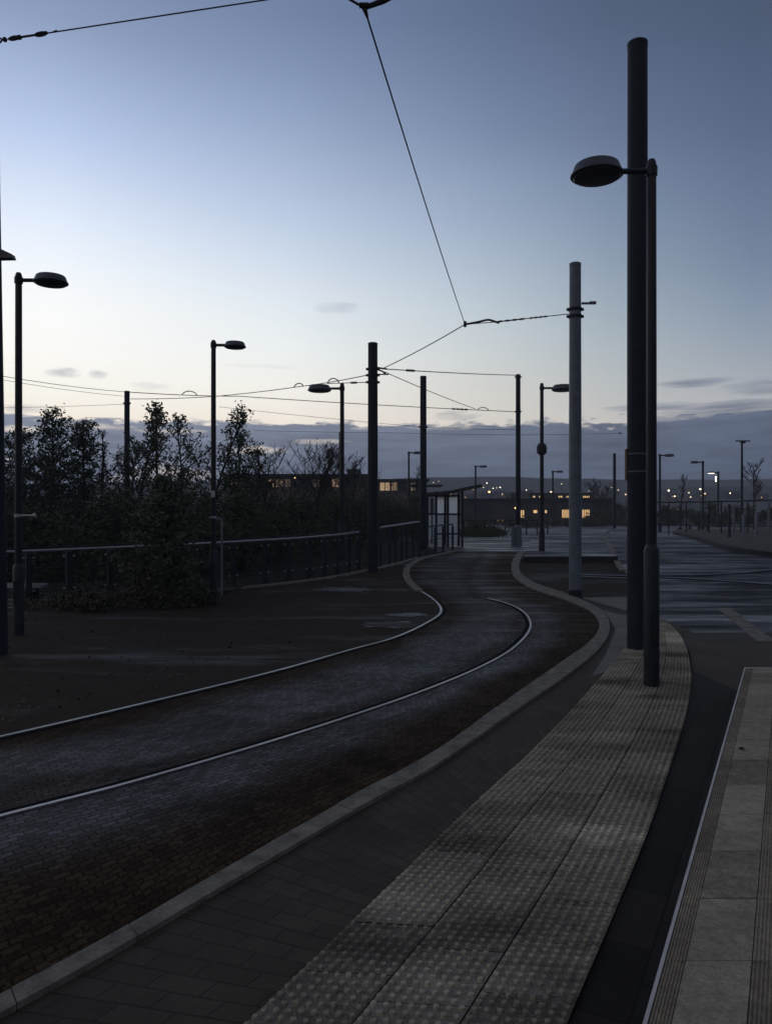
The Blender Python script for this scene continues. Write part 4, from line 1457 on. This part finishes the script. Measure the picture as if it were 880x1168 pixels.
for _ in range(3400):
    a = rg.uniform(0, 6.28); rr = math.sqrt(rg.random()) * (0.95 if rg.random() < .8 else 1.15)
    h = rg.random() ** 1.3 * 0.95
    k = (1.0 - 0.25 * h)
    leaf(lf, g + Vector((math.cos(a) * rr * .72 * k, math.sin(a) * rr * .5 * k, 0.03 + h)), 0.075, rg)
part(lf, 'lower_leaves', M['shrub'], t)
t = bush('low sprawling shrub on the asphalt left of the foreground bush', 98, 12.6, 676, 40, 91, 1500, 'shrub', 0.065, 'low_shrub', None, 0.5)
bush('low leafy shrub spilling out between foreground bush and sticker lamp', 232, 13.3, 668, 20, 92, 700, 'shrub', 0.065, 'low_shrub', None, 0.5)
# weeds along the railing
rg = random.Random(17)
wd = MB()
for k in range(420):
    x = rg.uniform(20, 275)
    y = 686 - (x - 79) * 16 / 187 + rg.uniform(0, 7)
    c = G(x, y)
    for j in range(3):
        leaf(wd, c + Vector((rg.gauss(0, .05), rg.gauss(0, .04), abs(rg.gauss(.05, .07)))), 0.07, rg)
tag(wd.build('weeds', M['shrub']), 'scrubby weeds along the foot of the railing', 'weeds', None, 'stuff')
# fallen leaves on the asphalt
fl = MB()
for k in range(800):
    x, y = rg.uniform(0, 470), rg.uniform(690, 830)
    if y > 842 - x * 0.24 - 12:
        continue
    c = G(x, y, 0.008)
    leaf(fl, c + Vector((0, 0, 0.006)), rg.uniform(0.02, 0.055), rg, 0.85)
tag(fl.build('fallen_leaves', M['deadleaf']), 'scattered dead leaves on the dark asphalt left of the track', 'leaves', None, 'stuff')

# grass verge beyond the shelter and by the far road
gv = MB()
rg = random.Random(5)
for k in range(2600):
    x = rg.gauss(548, 12); Y = rg.uniform(36, 50)
    c = onground(x, Y)
    h = rg.uniform(.06, .24)
    u = Vector((rg.gauss(0, .05), rg.gauss(0, .05), h))
    gv.quad([c + Vector((-.025, 0, 0)), c + Vector((.025, 0, 0)), c + u + Vector((.008, 0, 0)), c + u])
tag(gv.build('verge_grass', M['grass']), 'rough grass on the verge right of the shelter', 'grass', None, 'stuff')
for i, (px, Y, ty, hw, lab) in enumerate(((548, 46, 598, 20, 'low rough bush on the verge right of the shelter'), (596, 60, 592, 30, 'low dark bush before the far lit windows'), (655, 62, 590, 34, 'low dark bush behind the pale galvanised pole'), (690, 64, 588, 30, 'low dark bush left of the thick pole at the road end'))):
    bush(lab, px, Y, ty, hw, 120 + i, 1500, 'shrub', 0.16, 'bush', 'far bushes', 0.4)
for i, (px, Y, ty, hw, lab) in enumerate(((762, 68, 578, 46, 'far dark hedge behind the row of bollards'), (820, 66, 576, 46, 'far dark hedge behind the lit distant lamp'), (880, 62, 574, 50, 'far dark hedge behind the mast at the right edge'), (705, 72, 576, 44, 'far dark hedge at the road end'))):
    bush(lab, px, Y, ty, hw, 130 + i, 3600, 'leaf', 0.26, 'hedge', 'far hedges', 0.25)
bare_tree('bare far tree left of the thick pole', 683, 66, 545, 22, 26, 0.6, nl=16, rmin=0.016)
bare_tree('faint bare sapling between the distant lamps', 776, 60, 541, 9, 27, 0.25, 'bare_sapling', nl=12, rmin=0.012)
bare_tree('scraggy bare tree near the right edge behind the mast', 859, 50, 521, 13, 28, 0.5, nl=12, rmin=0.014, low=0.45, trunk=0.07)

# ------------------------------------------------------------------ buildings, hills, far lights
def block(root, mb_name, x0, x1, y0, y1, Y, D, mat):
    A, B = at(x0, y0, Y), at(x1, y1, Y)
    mb = MB(); mb.box(((A.x + B.x) / 2, Y + D / 2, (A.z + B.z) / 2), (B.x - A.x, D, A.z - B.z))
    return part(mb, mb_name, mat, root)


def window(wall, x0, x1, y0, y1, Y, mat, bars=0):
    A, B = at(x0, y0, Y), at(x1, y1, Y)
    mb = MB(); mb.box(((A.x + B.x) / 2, Y - 0.02, (A.z + B.z) / 2), (B.x - A.x, 0.06, A.z - B.z))
    w = part(mb, 'window', mat, wall)
    fr = MB()
    f_ = 0.07
    cz, cx_ = (A.z + B.z) / 2, (A.x + B.x) / 2
    for z in (A.z, B.z):
        fr.box((cx_, Y - 0.06, z), (B.x - A.x + f_ * 2, 0.05, f_))
    for k in range(bars + 2):
        fr.box((A.x + (B.x - A.x) * k / (bars + 1), Y - 0.064, cz), (f_, 0.05, A.z - B.z - f_))
    sub(fr, 'frame', M['roof'], w)
    return w


Yb = 70.0
t = thing('low_building', 'long low building behind the bare trees, glazed front glowing warm', 'building', onground(390, Yb))
block(t, 'wall', 255, 424, 542.5, 600, Yb, 14, M['wall2'])
block(t, 'roof', 250, 426, 540.5, 542.5, Yb - 0.9, 16, M['roof'])
block(t, 'low_wing', 424.2, 486, 548.2, 600, Yb + 0.3, 12, M['wall2'])
block(t, 'wing_roof', 426.2, 490, 546.3, 548.2, Yb - 0.6, 13.5, M['roof'])
block(t, 'canopy', 468, 505, 552.6, 554.2, Yb - 4.4, 3.6, M['roof'])
rg = random.Random(9)
x = 262
while x < 482:
    w_ = rg.uniform(8, 14)
    if 395 < x < 426:
        x += w_; continue
    window(t, x, min(484, x + w_ - 1.6), 546 + 4 * (x > 424), 556 + 4 * (x > 424), Yb + 0.3 * (x > 424), (M['dark_pane'], M['warm_dim'], M['warm_dim'], M['warm_mid'])[rg.randint(0, 3)], rg.randint(1, 3))
    x += w_
block(t, 'plant_room', 396, 410, 535, 540.4, Yb + 3, 5, M['roof'])
Yb2 = 82.0
t = thing('dark_block', 'long dark flat roofed block across the road with a few lit windows', 'building', onground(620, Yb2))
block(t, 'wall', 528, 700, 570, 602, Yb2, 12, M['wall'])
block(t, 'roof', 526, 702, 568.4, 570.0, Yb2 - 0.4, 13, M['roof'])
block(t, 'stair_tower', 582, 590, 562, 568.3, Yb2 + 2, 4, M['wall'])
for x0, x1, y0, y1, bars in ((593, 597.5, 581.5, 591, 1), (607.5, 612.5, 581.5, 585.5, 0), (620.5, 623.5, 581.5, 585.5, 0), (640, 649, 581, 591, 3), (663, 672, 581, 591, 3), (566, 569, 592.5, 594.5, 0), (571, 574, 592.5, 594.5, 0), (566.5, 570, 596.5, 598, 0)):
    window(t, x0, x1, y0, y1, Yb2, M['warm'], bars)
for x0, x1 in ((541, 549), (552, 560), (626, 634), (652, 660), (676, 684), (688, 696)):
    window(t, x0, x1, 577, 586, Yb2, M['glass'], 2)
Yb3 = 105.0
t = thing('upper_block', 'paler block with lit upper windows rising behind the dark block', 'building', onground(640, Yb3))
block(t, 'wall', 604, 676, 563.5, 605, Yb3, 10, M['wall'])
block(t, 'roof', 603, 677, 562.2, 563.5, Yb3 - 0.3, 11, M['roof'])
for x0, x1, bars in ((607, 610, 0), (614, 619, 1), (636, 641, 1), (645, 650, 2), (664, 672, 3)):
    window(t, x0, x1, 565.3, 567.8 if x0 != 664 else 568, Yb3, M['warm'], bars)
# distant houses on the slope
def house(label, px, Y, topy, wpx, seed, lit=True):
    rg = random.Random(seed)
    A = at(px - wpx / 2, topy + 2.2, Y); B = at(px + wpx / 2, topy + 10, Y)
    t = thing('far_house', label, 'house', (at(px, topy + 10, Y)), 'far houses on the hillside')
    D = (B.x - A.x) * 0.8
    mb = MB(); mb.box(((A.x + B.x) / 2, Y + D / 2, (A.z + B.z) / 2), (B.x - A.x, D, A.z - B.z)); wl = part(mb, 'wall', M['wall'], t)
    mb = MB(); rz = at(0, topy, Y).z; o_ = (B.x - A.x) * 0.06
    v = [(A.x - o_, Y - o_, A.z), (B.x + o_, Y - o_, A.z), (B.x + o_, Y + D + o_, A.z), (A.x - o_, Y + D + o_, A.z), (A.x - o_, Y + D / 2, rz), (B.x + o_, Y + D / 2, rz)]
    i0 = len(mb.v); mb.v += v
    mb.f += [(i0, i0 + 1, i0 + 5, i0 + 4), (i0 + 2, i0 + 3, i0 + 4, i0 + 5), (i0, i0 + 4, i0 + 3), (i0 + 1, i0 + 2, i0 + 5), (i0 + 3, i0 + 2, i0 + 1, i0)]
    part(mb, 'roof', M['roof'], t)
    if lit:
        mb = MB(); k = Y / F
        mb.box(((A.x + B.x) / 2 + rg.uniform(-.2, .2) * (B.x - A.x), Y - 0.05, (A.z * .6 + B.z * .4)), (1.0 * k, 0.1, 1.1 * k)); part(mb, 'window', M['warm'], t)


hl = [(512, 'at the shelter roof'), (533, 'just right of the shelter roof'), (556, 'below the warmest hillside light'), (574, 'left of the slim far pole'), (600, 'right of the slim far pole'), (690, 'left of the thick pole'), (765, 'right of the nearest lamp column'), (800, 'behind the unlit distant lamp'), (835, 'left of the mast'), (868, 'at the right edge')]
for i, (px, w) in enumerate(hl):
    house('tiny far house on the slope ' + w, px, 190 + 23 * (i % 4), 559 + (i * 7) % 4, 13 + (i * 5) % 6, i, i % 3 != 2)

# hills: ridges far away
def hill(name, prof, Y, D, mat):
    mb = MB()
    n_ = len(prof)
    rows = 7
    rg = random.Random(Y)
    for j in range(rows):
        f_ = j / (rows - 1)
        for px, py in prof:
            p = at(px, py, Y)
            top = p.z - RISE
            s = math.sin(f_ * math.pi) ** 0.8 if 0 < f_ < 1 else 0
            mb.v.append((p.x * (1 + 0.2 * (f_ - 0.5) * D / Y), Y + D * (f_ - 0.5), RISE - 1.0 + (top + 1.0) * s * (1 + rg.uniform(-.02, .02) * (f_ != 0.5))))
    for j in range(rows - 1):
        for i in range(n_ - 1):
            a = j * n_ + i
            mb.f.append((a, a + 1, a + n_ + 1, a + n_)); mb.smooth.append(len(mb.f) - 1)
    return structure(mb.build(name, mat))


rg = random.Random(4)
def ridge(base, amp, x0=-590, x1=1470, step=30, pts=None):
    out = []
    x = x0
    while x <= x1:
        y = base + amp * (math.sin(x * 0.0061 + 1) + 0.5 * math.sin(x * 0.017 + 2) + 0.18 * math.sin(x * .063))
        out.append((x, y))
        x += step
    return out
hill('far_hills', ridge(548, 3.0), 420, 90, M['hill'])
hill('near_hills', [(x, y - (x > 640) * min(8, (x - 640) * .05)) for x, y in ridge(564, 2.5)], 300, 90, M['hill'])

# far lit street lights
fls = [(697, 556, 150, 1), (704.5, 559, 150, 1.2), (713, 564, 130, 1.6), (751.5, 559.5, 140, 1.3), (762, 559.5, 120, 1.6), (769, 566, 170, 1.7), (785, 562, 130, 1.5), (787, 567, 160, 1.1), (798, 558, 125, 1.6),
       (803.5, 563, 135, 1.6), (832, 562.5, 180, 1.3), (772, 581, 75, 2.2), (628, 561, 150, 1.5), (636, 564.5, 140, 1.8), (645.6, 564, 130, 2.0), (609, 572, 100, 1.4), (555, 551, 210, 1.0), (551, 556, 200, 1.2), (562, 557, 200, 1.1),
       (566, 556.5, 205, 1.0), (570, 556, 210, 1.1), (557.5, 561, 180, 2.0), (572.5, 563.5, 175, 1.1), (576, 566, 170, .9), (539, 558, 190, 1.3), (514, 563, 180, 1.1), (494, 550.5, 220, .9), (500, 549, 220, .9), (587.5, 579.5, 78, 1.6), (671, 560, 150, 1.1), (655, 557, 190, .9), (336, 545, 62, 1.6), (600, 559, 190, .8), (640, 552, 215, .8)]
places = {697: 'left of the short dark pole', 704.5: 'right of the short dark pole', 713: 'just left of the thick pole', 751.5: 'touching the nearest lamp column', 762: 'on a tall stem right of the nearest lamp column', 769: 'at the bare sapling, low and round',
          785: 'left of the unlit distant lamp, upper one', 787: 'left of the unlit distant lamp, lower one', 798: 'at the unlit distant lamp column', 803.5: 'right of the unlit distant lamp column', 832: 'left of the mast, faint', 772: 'orange and low behind the bollards',
          628: 'left of the lamp between the two poles', 636: 'left of the pale pole', 645.6: 'brightest beside the pale pole', 609: 'over the dark block left of the box lamp', 555: 'topmost in the hillside cluster', 551: 'leftmost in the hillside cluster', 562: 'first of a close row of three on the hillside',
          566: 'middle of a close row of three on the hillside', 570: 'last of a close row of three on the hillside', 557.5: 'large and orange in the hillside cluster', 572.5: 'low right in the hillside cluster', 576: 'lowest right in the hillside cluster', 539: 'at the shelter roof tip', 514: 'seen under the shelter roof',
          494: 'above the shelter roof, left of a pair', 500: 'above the shelter roof, right of a pair', 587.5: 'on the dark block beside the slim far pole', 671: 'right of the pale pole, small', 655: 'hidden close to the pale pole', 336: 'shining through the fan shaped bare tree', 600: 'small, between slim far pole and box lamp', 640: 'high and faint left of the pale pole'}
for px, py, Y, s in fls:
    p = at(px, py, Y)
    gr = RISE
    warm = px in (772, 557.5, 587.5, 336)
    t = thing('far_street_light', 'tiny lit far street light ' + places[px], 'street light', (p.x, p.y, gr), 'lit street lights in the distance')
    k = Y / F
    mb = MB()
    r_ = s * k * 0.62
    mb.lathe(p, [(r_ * .3, -r_ * .8), (r_ * .85, -r_ * .5), (r_, 0), (r_ * .8, r_ * .5), (r_ * .3, r_ * .75)], 10)
    part(mb, 'lantern', M['lampwarm'] if warm else (M['lampglow'], M['lamppale'], M['lampdim'])[int(px * 7) % 3], t)
    mb = MB(); mb.tube([(p.x, p.y, gr), (p.x, p.y, p.z - r_ * 0.7)], 0.35 * k, 6); part(mb, 'column', M['pole'], t)

# ------------------------------------------------------------------ sky, light, haze
w = bpy.data.worlds.new('World')
S.world = w
w.use_nodes = True
nt = w.node_tree
bg = nt.nodes['Background']
tc = nt.nodes.new('ShaderNodeTexCoord').outputs['Generated']
sp = nt.nodes.new('ShaderNodeSeparateXYZ'); nt.links.new(tc, sp.inputs[0])
X_, Y_, Z_ = sp.outputs
el = mth(nt, 'ARCSINE', Z_)
az = mth(nt, 'ARCTAN2', X_, Y_)
AZ0 = R(-45)
glow = mth(nt, 'POWER', mth(nt, 'MULTIPLY_ADD', mth(nt, 'COSINE', mth(nt, 'SUBTRACT', az, AZ0)), 0.5, 0.5), 3.0)


def lin(c):
    return tuple((v / 255 / 12.92) if v / 255 <= 0.04045 else ((v / 255 + 0.055) / 1.055) ** 2.4 for v in c)


# the evening sky as columns of constant azimuth, only those in view measured: {degrees: [(elevation in degrees, colour)]}
def col(px, rows):
    a = math.atan((px - CX) / F)
    return math.degrees(a), [(math.degrees(math.atan((CY - y) / F * math.cos(a))), c) for y, c in rows]


cols = [
    (-75.0, [(0, (215, 190, 178)), (5, (255, 238, 215)), (10, (255, 255, 248)), (18, (225, 236, 255)), (30, (150, 172, 212)), (50, (92, 112, 156)), (90, (62, 80, 120))]),
    col(60, [(584, (190, 180, 182)), (540, (222, 205, 198)), (490, (255, 240, 222)), (450, (255, 252, 241)), (400, (255, 255, 252)), (350, (252, 254, 255)), (300, (240, 247, 255)), (250, (223, 235, 253)), (150, (180, 200, 236)), (80, (156, 176, 212)), (20, (134, 153, 190)), (-120, (106, 126, 164)), (-700, (66, 84, 122))]),
    col(330, [(584, (180, 172, 176)), (540, (210, 196, 190)), (490, (250, 238, 224)), (440, (246, 246, 240)), (400, (238, 243, 244)), (350, (224, 234, 242)), (300, (205, 219, 236)), (250, (184, 201, 227)), (150, (146, 166, 200)), (80, (124, 144, 180)), (20, (108, 128, 164)), (-120, (90, 110, 146)), (-700, (62, 80, 118))]),
    col(565, [(584, (160, 158, 166)), (540, (190, 182, 182)), (490, (228, 220, 210)), (450, (219, 218, 212)), (400, (206, 213, 216)), (350, (189, 203, 214)), (300, (170, 186, 206)), (250, (151, 169, 196)), (150, (116, 136, 169)), (80, (101, 120, 154)), (20, (89, 108, 142)), (-120, (76, 94, 130)), (-700, (58, 76, 112))]),
    col(695, [(584, (140, 144, 156)), (540, (170, 168, 172)), (490, (212, 206, 200)), (450, (196, 199, 199)), (400, (178, 189, 196)), (350, (160, 176, 190)), (300, (143, 160, 181)), (250, (127, 146, 173)), (150, (100, 118, 150)), (80, (88, 106, 138)), (20, (80, 96, 125)), (-120, (70, 87, 118)), (-700, (56, 74, 108))]),
    col(860, [(584, (110, 118, 136)), (540, (140, 144, 156)), (490, (190, 186, 186)), (450, (178, 182, 188)), (400, (154, 167, 181)), (350, (134, 150, 174)), (300, (118, 135, 162)), (250, (106, 124, 153)), (150, (86, 104, 136)), (80, (78, 95, 127)), (20, (72, 88, 115)), (-120, (65, 81, 110)), (-700, (55, 72, 106))]),
    (80.0, [(0, (70, 70, 78)), (8, (92, 90, 98)), (20, (112, 116, 132)), (38, (112, 120, 140)), (60, (90, 102, 130)), (90, (66, 84, 122))]),  # unseen sky beside the view, its low part dimmed for shade
    (180.0, [(0, (26, 25, 25)), (10, (44, 41, 40)), (22, (96, 88, 84)), (36, (182, 168, 156)), (52, (192, 182, 172)), (68, (140, 142, 152)), (90, (66, 84, 122))])]  # unseen rear sky: high band added as warm fill, low band darkened for shade
SKY_BACK = 1.0
ef = mth(nt, 'DIVIDE', mth(nt, 'MAXIMUM', el, 0.0), 1.6)
sky = None
prev = None
azd = mth(nt, 'MULTIPLY', az, 180 / math.pi)
# wrap: the stretch behind the left shoulder runs from the rear column back to the bright one
wl = mth(nt, 'DIVIDE', mth(nt, 'ADD', azd, 180.0), 105.0, None, True)
for a_, rows in cols:
    kf = {-75.0: (1.07, 1.07, 1.07), 80.0: (1.2, 1.08, 0.95), 180.0: (1.42, 1.20, 0.98)}.get(a_, (1.07, 1.06, 1.05) if a_ < -5 else (1.0, 1.0, 1.0))
    rows = sorted((math.radians(max(0.0, e_)) / 1.6, tuple(u_ * v_ for u_, v_ in zip(kf, lin(c_)))) for e_, c_ in rows)
    rc = ramp(nt, ef, rows)
    if sky is None:
        rear = sorted((math.radians(e_) / 1.6, tuple(u_ * v_ for u_, v_ in zip((1.42, 1.20, 0.98), lin(c_)))) for e_, c_ in cols[-1][1])
        sky = mixc(nt, wl, ramp(nt, ef, rear), rc)
    else:
        f_ = mth(nt, 'DIVIDE', mth(nt, 'SUBTRACT', azd, prev), a_ - prev, None, True)
        f_ = mth(nt, 'SMOOTH_MIN', f_, 1.0, 0.15) if False else f_
        sky = mixc(nt, f_, sky, rc)
    prev = a_
# below the horizon: dark land
sky = mixc(nt, mth(nt, 'DIVIDE', mth(nt, 'MULTIPLY', el, -1.0), 0.02, None, True), sky, lin((48, 52, 60)))

# clouds, in angles
cv = nt.nodes.new('ShaderNodeCombineXYZ')
nt.links.new(az, cv.inputs[0]); nt.links.new(mth(nt, 'MULTIPLY', el, 4.0), cv.inputs[1])
nA = noise(nt, cv.outputs[0], 9.0, 7, 0.62)
nB = noise(nt, cv.outputs[0], 26.0, 6, 0.6)
nC = noise(nt, cv.outputs[0], 3.2, 3, 0.5)
nS = noise(nt, cv.outputs[0], 7.0, 6, 0.65, (0.8, 3.2, 1))
top = mth(nt, 'ADD', mth(nt, 'MULTIPLY_ADD', nA, 0.034, 0.098), mth(nt, 'MULTIPLY_ADD', nB, 0.030, -0.015))
top = mth(nt, 'ADD', top, mth(nt, 'MULTIPLY', mth(nt, 'POWER', mth(nt, 'MAXIMUM', mth(nt, 'SUBTRACT', az, 0.35), 0.0), 2.0), 0.6))
bank = mth(nt, 'DIVIDE', mth(nt, 'SUBTRACT', top, el), 0.005, None, True)
# torn openings low in the bank on the bright side
hol = mth(nt, 'MULTIPLY_ADD', nA, 1.0, mth(nt, 'MULTIPLY_ADD', nC, 0.8, -1.02))
hol = mth(nt, 'MULTIPLY', hol, 7.0, None, True)
hol = mth(nt, 'MULTIPLY', hol, mth(nt, 'MULTIPLY_ADD', az, -3.2, 0.05, True))
low = mth(nt, 'DIVIDE', mth(nt, 'SUBTRACT', 0.10, el), 0.03, None, True)
bank = mth(nt, 'SUBTRACT', bank, mth(nt, 'MULTIPLY', mth(nt, 'MULTIPLY', hol, low), 0.75), None, True)


def blob(px, py, wx, wy, dens, streak=False):
    global cl
    a0 = math.atan((px - CX) / F); e0 = math.atan((CY - py) / F * math.cos(a0))
    wa, we = wx / F, wy / F
    da = mth(nt, 'DIVIDE', mth(nt, 'SUBTRACT', az, a0), wa)
    de = mth(nt, 'DIVIDE', mth(nt, 'SUBTRACT', el, e0), we)
    r2 = mth(nt, 'ADD', mth(nt, 'MULTIPLY', da, da), mth(nt, 'MULTIPLY', de, de))
    v = mth(nt, 'SUBTRACT', mth(nt, 'MULTIPLY_ADD', nS if streak else nB, 3.2 if streak else 2.6, -0.85 if streak else -0.55), r2)
    v = mth(nt, 'MULTIPLY', v, 1.1, None, True)
    v = mth(nt, 'MULTIPLY', v, dens)
    cl = mth(nt, 'MAXIMUM', cl, v)


cl = bank
for a in ((385, 351, 34, 8, .30), (72, 425, 22, 8, .55), (112, 428, 12, 7, .5), (172, 441, 26, 6, .22), (30, 466, 26, 6, .55), (785, 437, 46, 6, .8, True), (868, 441, 46, 10, .75, True), (745, 464, 62, 6, .75, True), (850, 463, 70, 8, .8, True), (850, 474, 60, 8, .8), (835, 470, 130, 10, .85, True), (300, 418, 60, 3, .12), (520, 474, 30, 7, .5)):
    blob(*a)
def tear(px, py, wx, wy, dens):
    global cl
    keep, cl = cl, mth(nt, 'MULTIPLY', cl, 0.0)
    blob(px, py, wx, wy, dens)
    cl = mth(nt, 'MULTIPLY', keep, mth(nt, 'SUBTRACT', 1.0, cl))


for a in ((292, 514, 44, 7, .75), (362, 504, 46, 4, .6), (412, 489, 16, 2, .6), (20, 489, 40, 5, .7), (200, 492, 50, 4, .45), (740, 478, 70, 4, .45), (110, 486, 50, 4, .5), (500, 488, 60, 3, .25)):
    tear(*a)
cc_d = ramp(nt, ef, [(0.0, lin((64, 77, 100))), (0.035, lin((67, 81, 106))), (0.075, lin((79, 92, 117))), (0.11, lin((118, 128, 150)))])
cc_b = ramp(nt, ef, [(0.0, lin((102, 113, 138))), (0.035, lin((112, 124, 148))), (0.065, lin((130, 141, 163))), (0.11, lin((165, 172, 190)))])
ccol = mixc(nt, mth(nt, 'POWER', glow, 1.6), cc_d, cc_b)
shade = mth(nt, 'ADD', mth(nt, 'MULTIPLY_ADD', nA, 0.7, -0.10), mth(nt, 'ADD', mth(nt, 'MULTIPLY', nB, 0.5), mth(nt, 'MULTIPLY', nS, 1.0)))
ccol = mixc(nt, 1.0, ccol, shade, 'MULTIPLY')
# only show clouds above the horizon
up = mth(nt, 'DIVIDE', mth(nt, 'ADD', el, 0.01), 0.01, None, True)
cl = mth(nt, 'MULTIPLY', cl, up)
sky = mixc(nt, mth(nt, 'MULTIPLY', cl, 0.97), sky, ccol)
nish = nt.nodes.new('ShaderNodeTexSky')
nish.sky_type = 'NISHITA'
nish.sun_disc = False
SUN_EL = R(1.5)
nish.sun_elevation = SUN_EL
nish.sun_rotation = AZ0
nish.altitude = 60
sky = mixc(nt, 0.0006, sky, nish.outputs[0], 'ADD')
hs = nt.nodes.new('ShaderNodeHueSaturation')
hs.inputs['Saturation'].default_value = 0.93
nt.links.new(sky, hs.inputs['Color'])
nt.links.new(hs.outputs[0], bg.inputs['Color'])
bg.inputs['Strength'].default_value = 1.0

sun = bpy.data.lights.new('sun', 'SUN')
sun.energy = 0.12
sun.angle = R(14)
sun.color = (1.0, 0.86, 0.72)
so = bpy.data.objects.new('sun', sun)
COL.objects.link(so)
d = Vector((math.sin(AZ0) * math.cos(SUN_EL), math.cos(AZ0) * math.cos(SUN_EL), math.sin(SUN_EL)))
so.rotation_euler = d.to_track_quat('Z', 'Y').to_euler()
so.location = (-30, 30, 20)

HAZE = 0.0010
if HAZE:
    mb = MB(); mb.box((0, 212, 11), (1070, 560, 25))
    hz = mb.build('haze', M['glass'])
    hm = bpy.data.materials.new('haze air')
    hm.use_nodes = True
    hn = hm.node_tree
    hn.nodes.clear()
    out = hn.nodes.new('ShaderNodeOutputMaterial')
    pv = hn.nodes.new('ShaderNodeVolumePrincipled')
    pv.inputs['Color'].default_value = (0.80, 0.86, 0.97, 1)
    pv.inputs['Density'].default_value = HAZE
    hn.links.new(pv.outputs[0], out.inputs['Volume'])
    hz.data.materials.clear()
    hz.data.materials.append(hm)
    tag(hz, 'thin blue evening haze fading the far hills', 'haze', None, 'stuff')

cam = bpy.data.cameras.new('camera')
co_ = bpy.data.objects.new('camera', cam)
COL.objects.link(co_)
co_.location = (0, 0, CAMH)
co_.rotation_euler = (R(90), 0, 0)
cam.sensor_width = 36
cam.lens = 36 * F / 1168
cam.clip_end = 5000
cam.clip_start = 0.05
S.camera = co_
S.view_settings.view_transform = 'Standard'
S.view_settings.look = 'None'
S.view_settings.exposure = 0
S.view_settings.gamma = 1
S.cycles.use_denoising = True
S.cycles.max_bounces = 8
S.cycles.volume_bounces = 0
for o in bpy.data.objects:
    if '_rot' in o:
        del o['_rot']
